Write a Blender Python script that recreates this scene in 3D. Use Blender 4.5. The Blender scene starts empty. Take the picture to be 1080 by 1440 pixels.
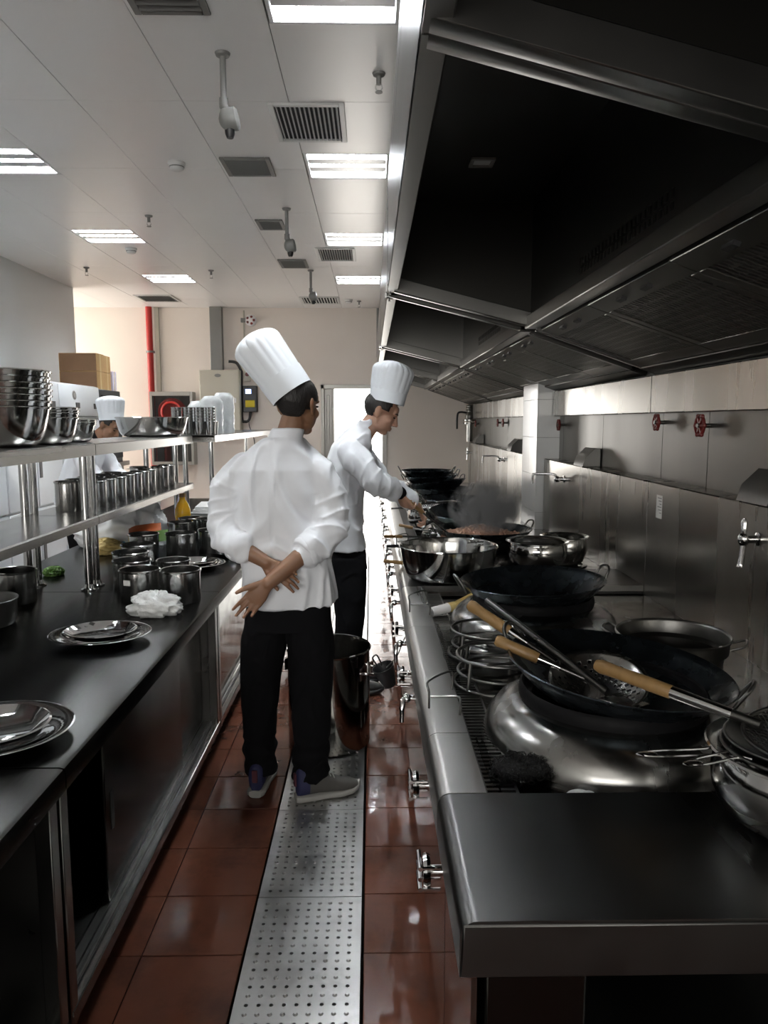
import bpy, bmesh, math, random
from mathutils import Vector, Matrix, Euler, noise
random.seed(7)
PI = math.pi
SC = bpy.context.scene
COL = SC.collection

# ------------------------------------------------------------------ camera, sky, exposure
cam_d = bpy.data.cameras.new('camera')
cam_d.sensor_fit = 'VERTICAL'; cam_d.sensor_height = 36.0; cam_d.lens = 36.0 * 1040 / 1440
cam_d.clip_start = 0.02; cam_d.clip_end = 200
cam = bpy.data.objects.new('camera', cam_d); COL.objects.link(cam)
cam.location = (0, 0, 1.62)
cam.rotation_euler = (PI/2 - math.atan(128/1040), 0, -math.atan(18/1040))
SC.camera = cam

world = bpy.data.worlds.new('sky'); SC.world = world; world.use_nodes = True
bg = world.node_tree.nodes['Background']
bg.inputs[0].default_value = (1.0, 0.97, 0.93, 1)
bg.inputs[1].default_value = 4.0
SC.view_settings.view_transform = 'Standard'; SC.view_settings.look = 'None'
SC.view_settings.exposure = 1.45; SC.view_settings.gamma = 1.0
SC.view_settings.use_curve_mapping = False
TUBE_POWER = 95.0

def portal(loc, rot, sx, sy):                  # guides sky light through an opening
    d = bpy.data.lights.new('sky_portal', 'AREA'); d.shape = 'RECTANGLE'; d.size = sx; d.size_y = sy
    d.cycles.is_portal = True
    o = bpy.data.objects.new('sky_portal', d); o.location = loc; o.rotation_euler = rot; COL.objects.link(o)
portal((-0.25, 11.2, 1.08), (-PI/2, 0, 0), 0.95, 2.15)
portal((-1.5, -4.3, 1.85), (PI/2, 0, 0), 3.8, 1.7)
portal((-5.3, 10.26, 1.6), (0, -PI/2, 0), 3.0, 1.5)

# ------------------------------------------------------------------ mesh helpers
class MB:
    def __init__(s): s.v = []; s.f = []
    def add(s, vs, fs, M=None):
        o = len(s.v)
        s.v += [Vector(v) if M is None else M @ Vector(v) for v in vs]
        s.f += [tuple(i + o for i in f) for f in fs]
        return s
    def box(s, a, b, M=None):
        (x0, y0, z0), (x1, y1, z1) = a, b
        return s.add([(x0,y0,z0),(x1,y0,z0),(x1,y1,z0),(x0,y1,z0),(x0,y0,z1),(x1,y0,z1),(x1,y1,z1),(x0,y1,z1)],
                     [(0,3,2,1),(4,5,6,7),(0,1,5,4),(1,2,6,5),(2,3,7,6),(3,0,4,7)], M)
    def bar(s, p, q, w, h, up=(0,0,1)):
        p = Vector(p); q = Vector(q); d = q - p; L = d.length; d.normalize()
        u = Vector(up)
        if abs(u.dot(d)) > .98: u = Vector((1,0,0))
        r = d.cross(u).normalized(); u = r.cross(d)
        M = Matrix((( d.x, r.x, u.x, p.x), (d.y, r.y, u.y, p.y), (d.z, r.z, u.z, p.z), (0,0,0,1)))
        return s.box((0,-w/2,-h/2), (L,w/2,h/2), M)
    def tube(s, pts, r, n=10, closed=False, caps=True, flat=1.0):
        P = [Vector(p) for p in pts]; m = len(P)
        R = r if isinstance(r, (list, tuple)) else [r]*m
        T = []
        for i in range(m):
            a = P[(i-1) % m] if (closed or i > 0) else P[i]
            b = P[(i+1) % m] if (closed or i < m-1) else P[i]
            T.append((b-a).normalized())
        u = Vector((0,0,1))
        if abs(u.dot(T[0])) > .9: u = Vector((1,0,0))
        u = (u - T[0]*u.dot(T[0])).normalized()
        vs = []; fs = []
        for i in range(m):
            u = (u - T[i]*u.dot(T[i]))
            u = u.normalized() if u.length > 1e-6 else T[i].orthogonal().normalized()
            w = T[i].cross(u)
            for k in range(n):
                a = 2*PI*k/n
                vs.append(P[i] + (u*math.cos(a)*flat + w*math.sin(a))*R[i])
        for i in range(m if closed else m-1):
            j = (i+1) % m
            for k in range(n):
                l = (k+1) % n
                fs.append((i*n+k, i*n+l, j*n+l, j*n+k))
        if caps and not closed:
            fs.append(tuple(range(n))[::-1]); fs.append(tuple((m-1)*n+k for k in range(n)))
        return s.add(vs, fs)
    def lathe(s, prof, n=32, M=None, rf=None):
        vs = []; fs = []; rows = []
        for (r, z) in prof:
            if r < 1e-6:
                rows.append([len(vs)]); vs.append((0,0,z))
            else:
                row = []
                for k in range(n):
                    a = 2*PI*k/n; rr = r if rf is None else rf(r, z, a)
                    row.append(len(vs)); vs.append((rr*math.cos(a), rr*math.sin(a), z))
                rows.append(row)
        for A, B in zip(rows[:-1], rows[1:]):
            if len(A) == 1 and len(B) == 1: continue
            for k in range(n):
                l = (k+1) % n
                if len(A) == 1: fs.append((A[0], B[l], B[k]))
                elif len(B) == 1: fs.append((A[k], A[l], B[0]))
                else: fs.append((A[k], A[l], B[l], B[k]))
        return s.add(vs, fs, M)
    def prism(s, poly, d0, d1, axis='y'):
        n = len(poly)
        def mk(a, b, d): return (a, d, b) if axis == 'y' else (d, a, b) if axis == 'x' else (a, b, d)
        vs = [mk(a, b, d0) for a, b in poly] + [mk(a, b, d1) for a, b in poly]
        fs = [tuple(range(n)), tuple(range(2*n-1, n-1, -1))] + [(i, i+n, (i+1) % n + n, (i+1) % n) for i in range(n)]
        return s.add(vs, fs)
    def ell(s, c, r, M=None, n=20, m=12):
        vs = []; fs = []
        for i in range(m+1):
            t = PI*i/m
            for k in range(n):
                a = 2*PI*k/n
                vs.append(Vector((r[0]*math.sin(t)*math.cos(a), r[1]*math.sin(t)*math.sin(a), r[2]*math.cos(t))))
        for i in range(m):
            for k in range(n):
                l = (k+1) % n
                fs.append((i*n+k, (i+1)*n+k, (i+1)*n+l, i*n+l))
        c = Vector(c)
        vs = [(M @ v if M is not None else v) + c for v in vs]
        return s.add(vs, fs)
    def loft(s, rings, n=28, e=2.0):
        """rings: (centre, u_vector, v_vector); superellipse sections, capped"""
        vs = []; fs = []
        for c, u, v in rings:
            c = Vector(c); u = Vector(u); v = Vector(v)
            for k in range(n):
                a = 2*PI*k/n; ca, sa = math.cos(a), math.sin(a)
                vs.append(c + u*math.copysign(abs(ca)**(2/e), ca) + v*math.copysign(abs(sa)**(2/e), sa))
        m = len(rings)
        for i in range(m-1):
            for k in range(n):
                l = (k+1) % n
                fs.append((i*n+k, i*n+l, (i+1)*n+l, (i+1)*n+k))
        fs.append(tuple(range(n))[::-1]); fs.append(tuple((m-1)*n+k for k in range(n)))
        return s.add(vs, fs)
    def xf(s, M):
        s.v = [M @ Vector(v) for v in s.v]; return s
    def mesh(s, name, bevel=0, smooth=40, seg=1, dbl=False):
        me = bpy.data.meshes.new(name)
        me.from_pydata([tuple(v) for v in s.v], [], s.f)
        bm = bmesh.new(); bm.from_mesh(me)
        if dbl: bmesh.ops.remove_doubles(bm, verts=bm.verts, dist=1e-5)
        bmesh.ops.recalc_face_normals(bm, faces=bm.faces)
        if bevel:
            ed = [e for e in bm.edges if len(e.link_faces) == 2 and e.calc_face_angle(0) > .6]
            bmesh.ops.bevel(bm, geom=ed, offset=bevel, segments=seg, affect='EDGES', profile=.5, clamp_overlap=True)
        bm.to_mesh(me); bm.free()
        if smooth:
            me.shade_smooth(); me.set_sharp_from_angle(angle=math.radians(smooth))
        return me
    def build(s, name, mat, parent=None, loc=None, rot=None, bevel=0, smooth=40, seg=1, dbl=False):
        return link(name, s.mesh(name, bevel, smooth, seg, dbl), mat, parent, loc, rot)

def link(name, me, mat, parent=None, loc=None, rot=None):
    if mat is not None and not me.materials: me.materials.append(mat)
    o = bpy.data.objects.new(name, me); COL.objects.link(o)
    if parent is not None: o.parent = parent
    if loc is not None: o.location = loc
    if rot is not None: o.rotation_euler = rot
    return o
def tag(o, label=None, cat=None, group=None, kind=None):
    if label: o['label'] = label
    if cat: o['category'] = cat
    if group: o['group'] = group
    if kind: o['kind'] = kind
    return o
def thing(name, label, cat, loc=(0,0,0), rot=(0,0,0), group=None):
    o = bpy.data.objects.new(name, None); o.empty_display_size = .05; COL.objects.link(o)
    o.location = loc; o.rotation_euler = rot
    return tag(o, label, cat, group)
def struct(o): o['kind'] = 'structure'; return o
def clone(root, loc, rot=None, label=None, group=None):
    r = root.copy(); COL.objects.link(r); r.location = loc
    if rot is not None: r.rotation_euler = rot
    if label: r['label'] = label
    if group: r['group'] = group
    for ch in list(root.children):
        c = ch.copy(); COL.objects.link(c); c.parent = r
        for g in list(ch.children):
            d = g.copy(); COL.objects.link(d); d.parent = c
    return r
def rotM(ax, deg): return Matrix.Rotation(math.radians(deg), 4, ax)
def T(x, y, z): return Matrix.Translation((x, y, z))
def circle(r, z=0, n=24, c=(0,0)): return [(c[0]+r*math.cos(2*PI*k/n), c[1]+r*math.sin(2*PI*k/n), z) for k in range(n)]
def smoothpts(pts, k=6):
    P = [Vector(p) for p in pts]; out = []
    for i in range(len(P)-1):
        p0 = P[max(i-1,0)]; p1 = P[i]; p2 = P[i+1]; p3 = P[min(i+2,len(P)-1)]
        for j in range(k):
            t = j/k
            out.append(.5*((2*p1)+(p2-p0)*t+(2*p0-5*p1+4*p2-p3)*t*t+(3*p1-p0-3*p2+p3)*t**3))
    out.append(P[-1]); return out

# ------------------------------------------------------------------ materials
def pmat(name, col, rough=.5, metal=0.0, var=.12, vscale=6.0, rvar=.0, rscale=8.0, bump=0.0, bscale=60.0, stretch=(1,1,1),
         emit=0.0, spec=.5, alpha=1.0, trans=0.0, sss=0.0, coat=0.0, sheen=0.0, dirt=None, dscale=3.0, damount=.5):
    m = bpy.data.materials.new(name); m.use_nodes = True
    nt = m.node_tree; N = nt.nodes; L = nt.links; b = N['Principled BSDF']
    tc = N.new('ShaderNodeTexCoord'); mp = N.new('ShaderNodeMapping'); mp.inputs['Scale'].default_value = stretch
    L.new(tc.outputs['Object'], mp.inputs['Vector'])
    ns = N.new('ShaderNodeTexNoise'); ns.inputs['Scale'].default_value = vscale; ns.inputs['Detail'].default_value = 5
    L.new(mp.outputs[0], ns.inputs['Vector'])
    mx = N.new('ShaderNodeMix'); mx.data_type = 'RGBA'
    c = Vector(col)
    mx.inputs['A'].default_value = (*(c*(1-var)), 1); mx.inputs['B'].default_value = (*[min(1, v) for v in c*(1+var)], 1)
    L.new(ns.outputs['Fac'], mx.inputs['Factor'])
    out = mx.outputs['Result']
    if dirt:
        n2 = N.new('ShaderNodeTexNoise'); n2.inputs['Scale'].default_value = dscale; n2.inputs['Detail'].default_value = 8
        n2.inputs['Roughness'].default_value = .65
        L.new(tc.outputs['Object'], n2.inputs['Vector'])
        rp = N.new('ShaderNodeValToRGB'); rp.color_ramp.elements[0].position = .5; rp.color_ramp.elements[1].position = .68
        rp.color_ramp.elements[1].color = (damount,)*3 + (1,)
        L.new(n2.outputs['Fac'], rp.inputs[0])
        m2 = N.new('ShaderNodeMix'); m2.data_type = 'RGBA'; m2.inputs['B'].default_value = (*dirt, 1)
        L.new(rp.outputs[0], m2.inputs['Factor']); L.new(out, m2.inputs['A']); out = m2.outputs['Result']
    L.new(out, b.inputs['Base Color'])
    b.inputs['Metallic'].default_value = metal; b.inputs['Roughness'].default_value = rough
    b.inputs['Specular IOR Level'].default_value = spec; b.inputs['Alpha'].default_value = alpha
    b.inputs['Transmission Weight'].default_value = trans; b.inputs['Coat Weight'].default_value = coat
    b.inputs['Sheen Weight'].default_value = sheen
    if sss: b.inputs['Subsurface Weight'].default_value = sss; b.inputs['Subsurface Radius'].default_value = (.01,.004,.002)
    if rvar:
        n3 = N.new('ShaderNodeTexNoise'); n3.inputs['Scale'].default_value = rscale; n3.inputs['Detail'].default_value = 6
        L.new(mp.outputs[0], n3.inputs['Vector'])
        mr = N.new('ShaderNodeMapRange'); mr.inputs['From Min'].default_value = .3; mr.inputs['From Max'].default_value = .7
        mr.inputs['To Min'].default_value = max(.02, rough-rvar); mr.inputs['To Max'].default_value = rough+rvar
        L.new(n3.outputs['Fac'], mr.inputs['Value']); L.new(mr.outputs[0], b.inputs['Roughness'])
    if bump:
        n4 = N.new('ShaderNodeTexNoise'); n4.inputs['Scale'].default_value = bscale; n4.inputs['Detail'].default_value = 4
        L.new(mp.outputs[0], n4.inputs['Vector'])
        bp = N.new('ShaderNodeBump'); bp.inputs['Strength'].default_value = bump; bp.inputs['Distance'].default_value = .01
        L.new(n4.outputs['Fac'], bp.inputs['Height']); L.new(bp.outputs[0], b.inputs['Normal'])
    if emit:
        b.inputs['Emission Color'].default_value = (*col, 1); b.inputs['Emission Strength'].default_value = emit
    return m

M = {}
M['steel']   = pmat('brushed_steel', (.30,.297,.285), .24, 1, .06, 5, .04, 7, .012, 90, (1,.06,1))
M['steel_v'] = pmat('brushed_steel_upright', (.36,.35,.325), .27, 1, .07, 4, .04, 4, .012, 90, (1,1,.12), dirt=(.22,.205,.18), dscale=2.5, damount=.3)
M['steel_d'] = pmat('dull_steel', (.15,.148,.14), .34, 1, .12, 5, .08, 6, .015, 80, (1,.08,1))
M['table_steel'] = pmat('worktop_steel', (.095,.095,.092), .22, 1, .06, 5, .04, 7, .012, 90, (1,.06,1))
M['clad'] = pmat('wall_sheet_steel', (.115,.112,.103), .36, 1, .05, 3, .03, 4, .008, 60, (1,1,.2))
M['plate'] = pmat('drain_plate_steel', (.52,.52,.51), .36, 1, .2, 6, .08, 8, dirt=(.26,.25,.24), dscale=4, damount=.6)
M['cabinet'] = pmat('cabinet_door_steel', (.06,.058,.054), .22, 1, .06, 4, .03, 4, .008, 60, (1,1,.2))
M['satin'] = pmat('satin_canister_steel', (.50,.497,.485), .20, 1, .06, 6, .05, 9)
M['polish']  = pmat('polished_steel', (.54,.537,.525), .10, 1, .06, 6, .05, 9)
M['chrome']  = pmat('chrome', (.72,.72,.72), .06, 1, .04, 6)
M['spun']    = pmat('spun_steel', (.29,.287,.275), .24, 1, .08, 8, .08, 10, .01, 120, (1,1,.1))
M['wet_steel'] = pmat('wet_deck_steel', (.17,.168,.16), .16, 1, .2, 9, .12, 14, .05, 22, dirt=(.12,.11,.1), dscale=9)
M['iron']    = pmat('seasoned_iron', (.040,.050,.058), .28, .9, .3, 12, .12, 14, .03, 50)
M['cast']    = pmat('cast_iron', (.005,.005,.0055), .6, .0, .3, 14, .1, 20, .1, 60, spec=.12)
M['void']    = pmat('dark_cavity', (.008,.008,.008), .8, 0, .2)
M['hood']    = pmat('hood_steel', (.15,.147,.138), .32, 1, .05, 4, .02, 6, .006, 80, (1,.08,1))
M['hood_in'] = pmat('shaded_hood_inside', (.028,.027,.024), .38, .85, .06, 4)  # hood steel again, with the shade of the chamber put into its colour
M['filter']  = pmat('filter_steel', (.17,.166,.15), .36, 1, .06, 8)
M['white_tile'] = pmat('white_glazed_tile', (.70,.71,.70), .15, 0, .04, 3)
M['wall']    = pmat('cream_wall_paint', (.80,.735,.665), .55, 0, .03, 2)
M['wall_g']  = pmat('grey_wall_panel', (.58,.59,.58), .35, 0, .03, 1.5)
M['ceil']    = pmat('white_ceiling_panel', (.79,.785,.765), .30, 0, .02, 2)
M['ceil_b']  = pmat('ceiling_backing', (.25,.25,.24), .7)
M['lampw']   = pmat('lamp_white', (.8,.8,.8), .3, 0, .02)
M['louver']  = pmat('lamp_louver', (.34,.35,.36), .35, .8, .02)
M['tube']    = pmat('fluorescent_tube', (.93,.97,1.0), .3, 0, 0, emit=TUBE_POWER)
M['vent_w']  = pmat('vent_white', (.62,.62,.60), .4, 0, .04)
M['vent_g']  = pmat('vent_grey', (.16,.16,.15), .45, .3, .08)
M['grey_p']  = pmat('grey_paint', (.20,.20,.19), .45, 0, .06)
M['jacket']  = pmat('white_cotton', (.78,.80,.835), .85, 0, .03, 30, bump=.06, bscale=350, sheen=.2)
M['hat']     = pmat('white_paper', (.80,.84,.88), .75, 0, .02, 30, bump=.03, bscale=200)
M['black']   = pmat('black_cotton', (.005,.005,.006), .95, 0, .2, 20, bump=.05, bscale=200, spec=.15)
M['skin']    = pmat('skin', (.235,.122,.070), .5, 0, .1, 18, sss=.15)
M['skin2']   = pmat('skin_light', (.40,.225,.155), .5, 0, .1, 18, sss=.15)
M['hair']    = pmat('black_hair', (.012,.010,.009), .5, 0, .4, 90, bump=.4, bscale=180, stretch=(1,1,.2))
M['eye']     = pmat('eye', (.02,.015,.012), .1, 0, .1)
M['lip']     = pmat('lip', (.36,.14,.11), .45, 0, .08)
M['shoe_g']  = pmat('grey_suede', (.085,.08,.073), .8, 0, .1, 30)
M['shoe_b']  = pmat('navy_mesh', (.018,.020,.07), .7, 0, .15, 40)
M['shoe_s']  = pmat('shoe_rubber', (.34,.335,.31), .6, 0, .06)
M['shoe_r']  = pmat('wine_heel_tab', (.08,.018,.03), .7, 0, .06)
M['wood']    = pmat('pale_wood', (.25,.148,.055), .5, 0, .3, 5, stretch=(8,8,1), rvar=.1, dirt=(.12,.065,.025), dscale=8)
M['bamboo']  = pmat('bamboo', (.50,.38,.14), .6, 0, .25, 20, stretch=(6,6,1))
M['red']     = pmat('red_paint', (.42,.02,.015), .4, 0, .1)
M['dred']    = pmat('dark_red_enamel', (.13,.012,.010), .4, 0, .15)
M['towel']   = pmat('white_towel', (.72,.73,.72), .95, 0, .06, 40, bump=.4, bscale=160)
M['fridge']  = pmat('white_enamel', (.72,.75,.77), .3, 0, .02)
M['blackp']  = pmat('black_plastic', (.012,.012,.013), .4, 0, .1)
M['carton']  = pmat('shaded_cardboard', (.17,.09,.045), .8, 0, .12, 12)  # tan card darkened: shade on the near faces put into the colour
M['carton2'] = pmat('tan_cardboard', (.34,.20,.07), .8, 0, .1, 12)
M['tape']    = pmat('packing_tape', (.55,.42,.22), .25, 0, .05)
M['lilac']   = pmat('lilac_card', (.62,.58,.66), .7, 0, .04)
M['beige']   = pmat('beige_enamel', (.50,.48,.40), .45, 0, .03)
M['yellow']  = pmat('yellow_label', (.70,.55,.02), .5, 0, .05)
M['lcd']     = pmat('lit_display', (.35,.55,1.0), .3, 0, 0, emit=2.0)
M['alu']     = pmat('door_aluminium', (.40,.39,.36), .4, .5, .05)
M['oil']     = pmat('cooking_oil', (.75,.42,.02), .08, 0, .1, 5, trans=.4)
M['oil_cap'] = pmat('brown_cap', (.22,.12,.03), .4)
M['oil_lab'] = pmat('red_bottle_label', (.55,.06,.02), .5, 0, .4, 30)
M['blue']    = pmat('blue_print', (.02,.16,.48), .5, 0, .2, 25)
M['paper']   = pmat('white_paper_label', (.75,.75,.72), .7, 0, .04)
M['ink']     = pmat('grey_print', (.18,.18,.18), .8)
M['green']   = pmat('leaf_green', (.06,.14,.015), .5, 0, .3, 20)
M['snack']   = pmat('brown_foil_packet', (.30,.07,.02), .35, .2, .4, 15)
M['meat']    = pmat('browned_mince', (.60,.36,.26), .55, 0, .3, 60, bump=.3, bscale=150)
M['scrub']   = pmat('black_scrubber', (.015,.015,.015), .45, .6, .5, 200, bump=1.0, bscale=220)
M['plasticw']= pmat('clear_film', (.80,.83,.84), .25, 0, .1, 30, trans=.12, bump=.5, bscale=40)
M['glassd']  = pmat('clear_plastic', (.85,.87,.87), .1, 0, .05, trans=.7)
M['hydrant_glass'] = pmat('dark_cabinet_glass', (.05,.05,.048), .08, 0, .1)
M['ground']  = pmat('pale_paving', (.62,.60,.57), .6, 0, .05)
M['grout']   = pmat('dark_grout', (.03,.018,.014), .7, 0, .2)
M['mop']     = pmat('white_plastic', (.7,.7,.69), .4, 0, .03)

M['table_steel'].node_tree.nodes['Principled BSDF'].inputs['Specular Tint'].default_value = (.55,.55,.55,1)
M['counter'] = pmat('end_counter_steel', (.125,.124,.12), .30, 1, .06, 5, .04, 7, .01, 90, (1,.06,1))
M['rail'] = pmat('satin_rail_steel', (.50,.495,.475), .30, 1, .06, 5, .05, 9, .01, 90, (1,.06,1))
M['mirror_panel'] = pmat('mirror_front_steel', (.34,.335,.32), .09, 1, .06, 4)
def floor_mat(name, grid):
    m = pmat(name, (.086,.031,.019), .2, 0, .45, 2.6, .15, 3.2, .10, 5, spec=.26, dirt=(.022,.013,.010), dscale=3.0, damount=.7)
    nt = m.node_tree; N = nt.nodes; L = nt.links; b = N['Principled BSDF']
    ge = N.new('ShaderNodeNewGeometry')
    for n in list(N):                                        # one continuous pattern over all tiles
        if n.type == 'MAPPING': L.new(ge.outputs['Position'], n.inputs['Vector'])
        if n.type == 'TEX_NOISE' and n.inputs['Vector'].links[0].from_node.type == 'TEX_COORD': L.new(ge.outputs['Position'], n.inputs['Vector'])
    # puddles: sharp edged wet film over a drier glaze
    n1 = N.new('ShaderNodeTexNoise'); n1.inputs['Scale'].default_value = 4.2; n1.inputs['Detail'].default_value = 7; n1.inputs['Roughness'].default_value = .62
    mp = N.new('ShaderNodeMapping'); mp.inputs['Scale'].default_value = (2.2,.8,1)
    L.new(ge.outputs['Position'], mp.inputs[0]); L.new(mp.outputs[0], n1.inputs['Vector'])
    rp = N.new('ShaderNodeValToRGB'); rp.color_ramp.elements[0].position = .47; rp.color_ramp.elements[1].position = .53
    rp.color_ramp.elements[0].color = (.05,.05,.05,1); rp.color_ramp.elements[1].color = (.24,.24,.24,1)
    L.new(n1.outputs['Fac'], rp.inputs[0]); L.new(rp.outputs[0], b.inputs['Roughness'])
    for n in N:
        if n.type == 'BUMP':
            L.new(n1.outputs['Fac'], n.inputs['Height']); n.inputs['Strength'].default_value = .16; n.inputs['Distance'].default_value = .006
    if grid:
        br = N.new('ShaderNodeTexBrick'); br.offset = 0; br.inputs['Scale'].default_value = 1
        br.inputs['Brick Width'].default_value = .29; br.inputs['Row Height'].default_value = .29; br.inputs['Mortar Size'].default_value = .003
        br.inputs['Color2'].default_value = (.07,.026,.018,1); br.inputs['Color1'].default_value = (.092,.034,.023,1); br.inputs['Mortar'].default_value = (.03,.018,.014,1)
        L.new(ge.outputs['Position'], br.inputs['Vector']); L.new(br.outputs['Color'], b.inputs['Base Color'])
    return m
M['tile'] = floor_mat('wet_red_tile', False)
M['tile_far'] = floor_mat('wet_red_tile_distant', True)

# ------------------------------------------------------------------ room shell
XL, XR, YB, YF, ZC = -3.68, 1.50, 11.05, -4.2, 3.25
YA = 9.47                                                   # where the left wall ends and the side bay begins
fl = MB().box((-6.2, YF, -.12), (-.393, YB+.2, -.012)).box((-.03, YF, -.12), (XR+.1, YB+.2, -.012)).build('floor', M['tile_far'], smooth=0)
struct(fl)
ch = MB().box((-.393, YF, -.26), (-.03, YB, -.24)).box((-.400, YF, -.26), (-.393, YB, -.012)).box((-.03, YF, -.26), (-.023, YB, -.012)).build('drain_channel', M['void'], smooth=0)
ch.parent = fl
cols = [(-1.016,-.706), (-.703,-.396), (-.026,.272), (.275,.57)]
P0, PL = 1.80, .2865
tm = {}
for i, (a, b) in enumerate(cols):
    w = b - a
    tm[i] = MB().box((0, .0015, -.011), (w, PL-.0015, 0)).mesh('tile', bevel=.0015, smooth=0)
    for k in range(-4, 33):
        y = P0 + k*PL
        if y + PL > YB: continue
        link('tile', tm[i], M['tile'], fl, (a, y, random.uniform(-.0008, .0006)), (random.uniform(-.002,.002), random.uniform(-.002,.002), 0))

# outside beyond the doorway
struct(MB().box((-8, YB+.2, -.12), (8, YB+30, -.02)).build('ground', M['ground'], smooth=0))

# walls
struct(MB().box((XL-.2, YF, -.1), (XL, YA, 3.6)).build('wall_left', M['wall_g'], smooth=0))
struct(MB().box((-6.2, YA-.2, -.1), (XL-.2, YA, 3.6)).build('wall_bay', M['wall'], smooth=0))
dx0, dx1, dz = -.74, .235, 2.15
struct(MB().box((-6.2, YB, -.1), (dx0, YB+.2, 3.6)).box((dx1, YB, -.1), (XR+.2, YB+.2, 3.6)).box((dx0, YB, dz), (dx1, YB+.2, 3.6)).build('wall_back', M['wall'], smooth=0))
wr = struct(MB().box((XR, YF, -.1), (XR+.2, YB, 3.6)).build('wall_right', M['wall_g'], smooth=0))
WX0, WX1, WZ0, WZ1 = -3.4, .4, 1.0, 2.7          # window behind the camera
struct(MB().box((-6.2, YF-.2, -.1), (WX0, YF, 3.6)).box((WX1, YF-.2, -.1), (XR+.2, YF, 3.6)).box((WX0, YF-.2, -.1), (WX1, YF, WZ0)).box((WX0, YF-.2, WZ1), (WX1, YF, 3.6)).build('wall_front', M['wall_g'], smooth=0))
wf = MB()
for xx in (WX0, (WX0*2+WX1)/3, (WX0+WX1*2)/3, WX1): wf.box((xx-.03, YF-.14, WZ0), (xx+.03, YF-.06, WZ1))
for zz in (WZ0, (WZ0+WZ1)/2, WZ1): wf.box((WX0, YF-.14, zz-.03), (WX1, YF-.06, zz+.03))
struct(wf.build('window_1', M['alu'], bevel=.004))
struct(MB().box((-6.2, YF, 3.5), (XR+.2, YB, 3.6)).build('roof_slab', M['ceil_b'], smooth=0))
# side bay: wall with a tall opening on the far left, out of sight
struct(MB().box((-6.2, YA, -.1), (-5.2, YB, .75)).box((-6.2, YA, 3.0), (-5.2, YB, 3.6)).build('wall_bay_side', M['wall'], smooth=0))
# wall cladding sheets above the range ledge
y = 1.0
for i, L_ in enumerate([1.2, 1.06, .52, .98, .98, 1.15, 1.2, 1.2, 1.2, .5]):
    MB().box((XR-.008, y+.002, 1.30), (XR, y+L_-.002, 1.86)).build('panel', M['clad'], wr, bevel=.001)
    y += L_
# columns beside the range, faced in tiles
pl = struct(MB().box((1.318, 5.868, -.01), (1.499, 6.40, 3.5)).build('pillar', M['grout'], smooth=0))
zt = 0.0
tma = MB().box((1.31, 5.86, .001), (1.318, 6.132, .297)).mesh('tile', bevel=.001, smooth=0)
tmb = MB().box((1.31, 6.135, .001), (1.318, 6.405, .297)).mesh('tile', bevel=.001, smooth=0)
tmc = MB().box((1.3185, 5.860, .001), (1.499, 5.868, .297)).mesh('tile', bevel=.001, smooth=0)
for k in range(11):
    for me in (tma, tmb, tmc): link('tile', me, M['white_tile'], pl, (0, 0, k*.298))

# ceiling panels with gaps for the lamps
ce = struct(MB().box((XL, YF, 3.44), (XR, YB, 3.47)).build('ceiling', M['ceil_b'], smooth=0))
CW = .545
x0 = -.42
lampcols = {0: [(2.82,3.29),(4.78,5.26),(6.72,7.20),(8.66,9.14)], -4: [(2.80,3.28),(4.72,5.20),(6.64,7.12),(8.62,9.10)]}  # nearest lamp of the left row is added out of view to brighten
for c in range(-9, 4):
    xa, xb = x0 + c*CW, x0 + (c+1)*CW
    xa, xb = max(xa, -5.2 if c < -5 else XL), min(xb, XR)
    if xb <= xa + .02: continue
    cuts = lampcols.get(c, [])
    ys = [-4.2 + k*1.03 for k in range(15)]
    seg = []
    edges = sorted(ys + [v for ab in cuts for v in ab])
    edges.append(YB)
    for a, b in zip(edges[:-1], edges[1:]):
        mid = (a+b)/2
        if any(p < mid < q for p, q in cuts) or b - a < .01: continue
        if xa < XL and mid < YA: 
            if xb <= XL: continue
        MB().box((xa+.0015, a+.001, ZC), (xb-.0015, b-.001, ZC+.02)).build('panel', M['ceil'], ce, bevel=.0012, smooth=0)

# doorway in the back wall
dr = MB()
fw = .05
dr.box((dx0, YB-.03, 0), (dx0+fw, YB+.16, dz)).box((dx1-fw-.02, YB-.03, 0), (dx1, YB+.16, dz)).box((dx0, YB-.03, dz-.06), (dx1, YB+.16, dz))
d1 = struct(dr.build('door_1', M['alu'], bevel=.004))
MB().box((dx0+fw, YB+.02, .01), (-.575, YB+.06, dz-.06)).box((dx0+fw+.03, YB+.008, .15), (-.61, YB+.02, 2.0)).build('fixed_leaf', M['alu'], d1, bevel=.006)
MB().box((-.575, YB+.0, .01), (-.545, YB+.09, dz-.06)).build('leaf_stile', M['alu'], d1, bevel=.004)

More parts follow.
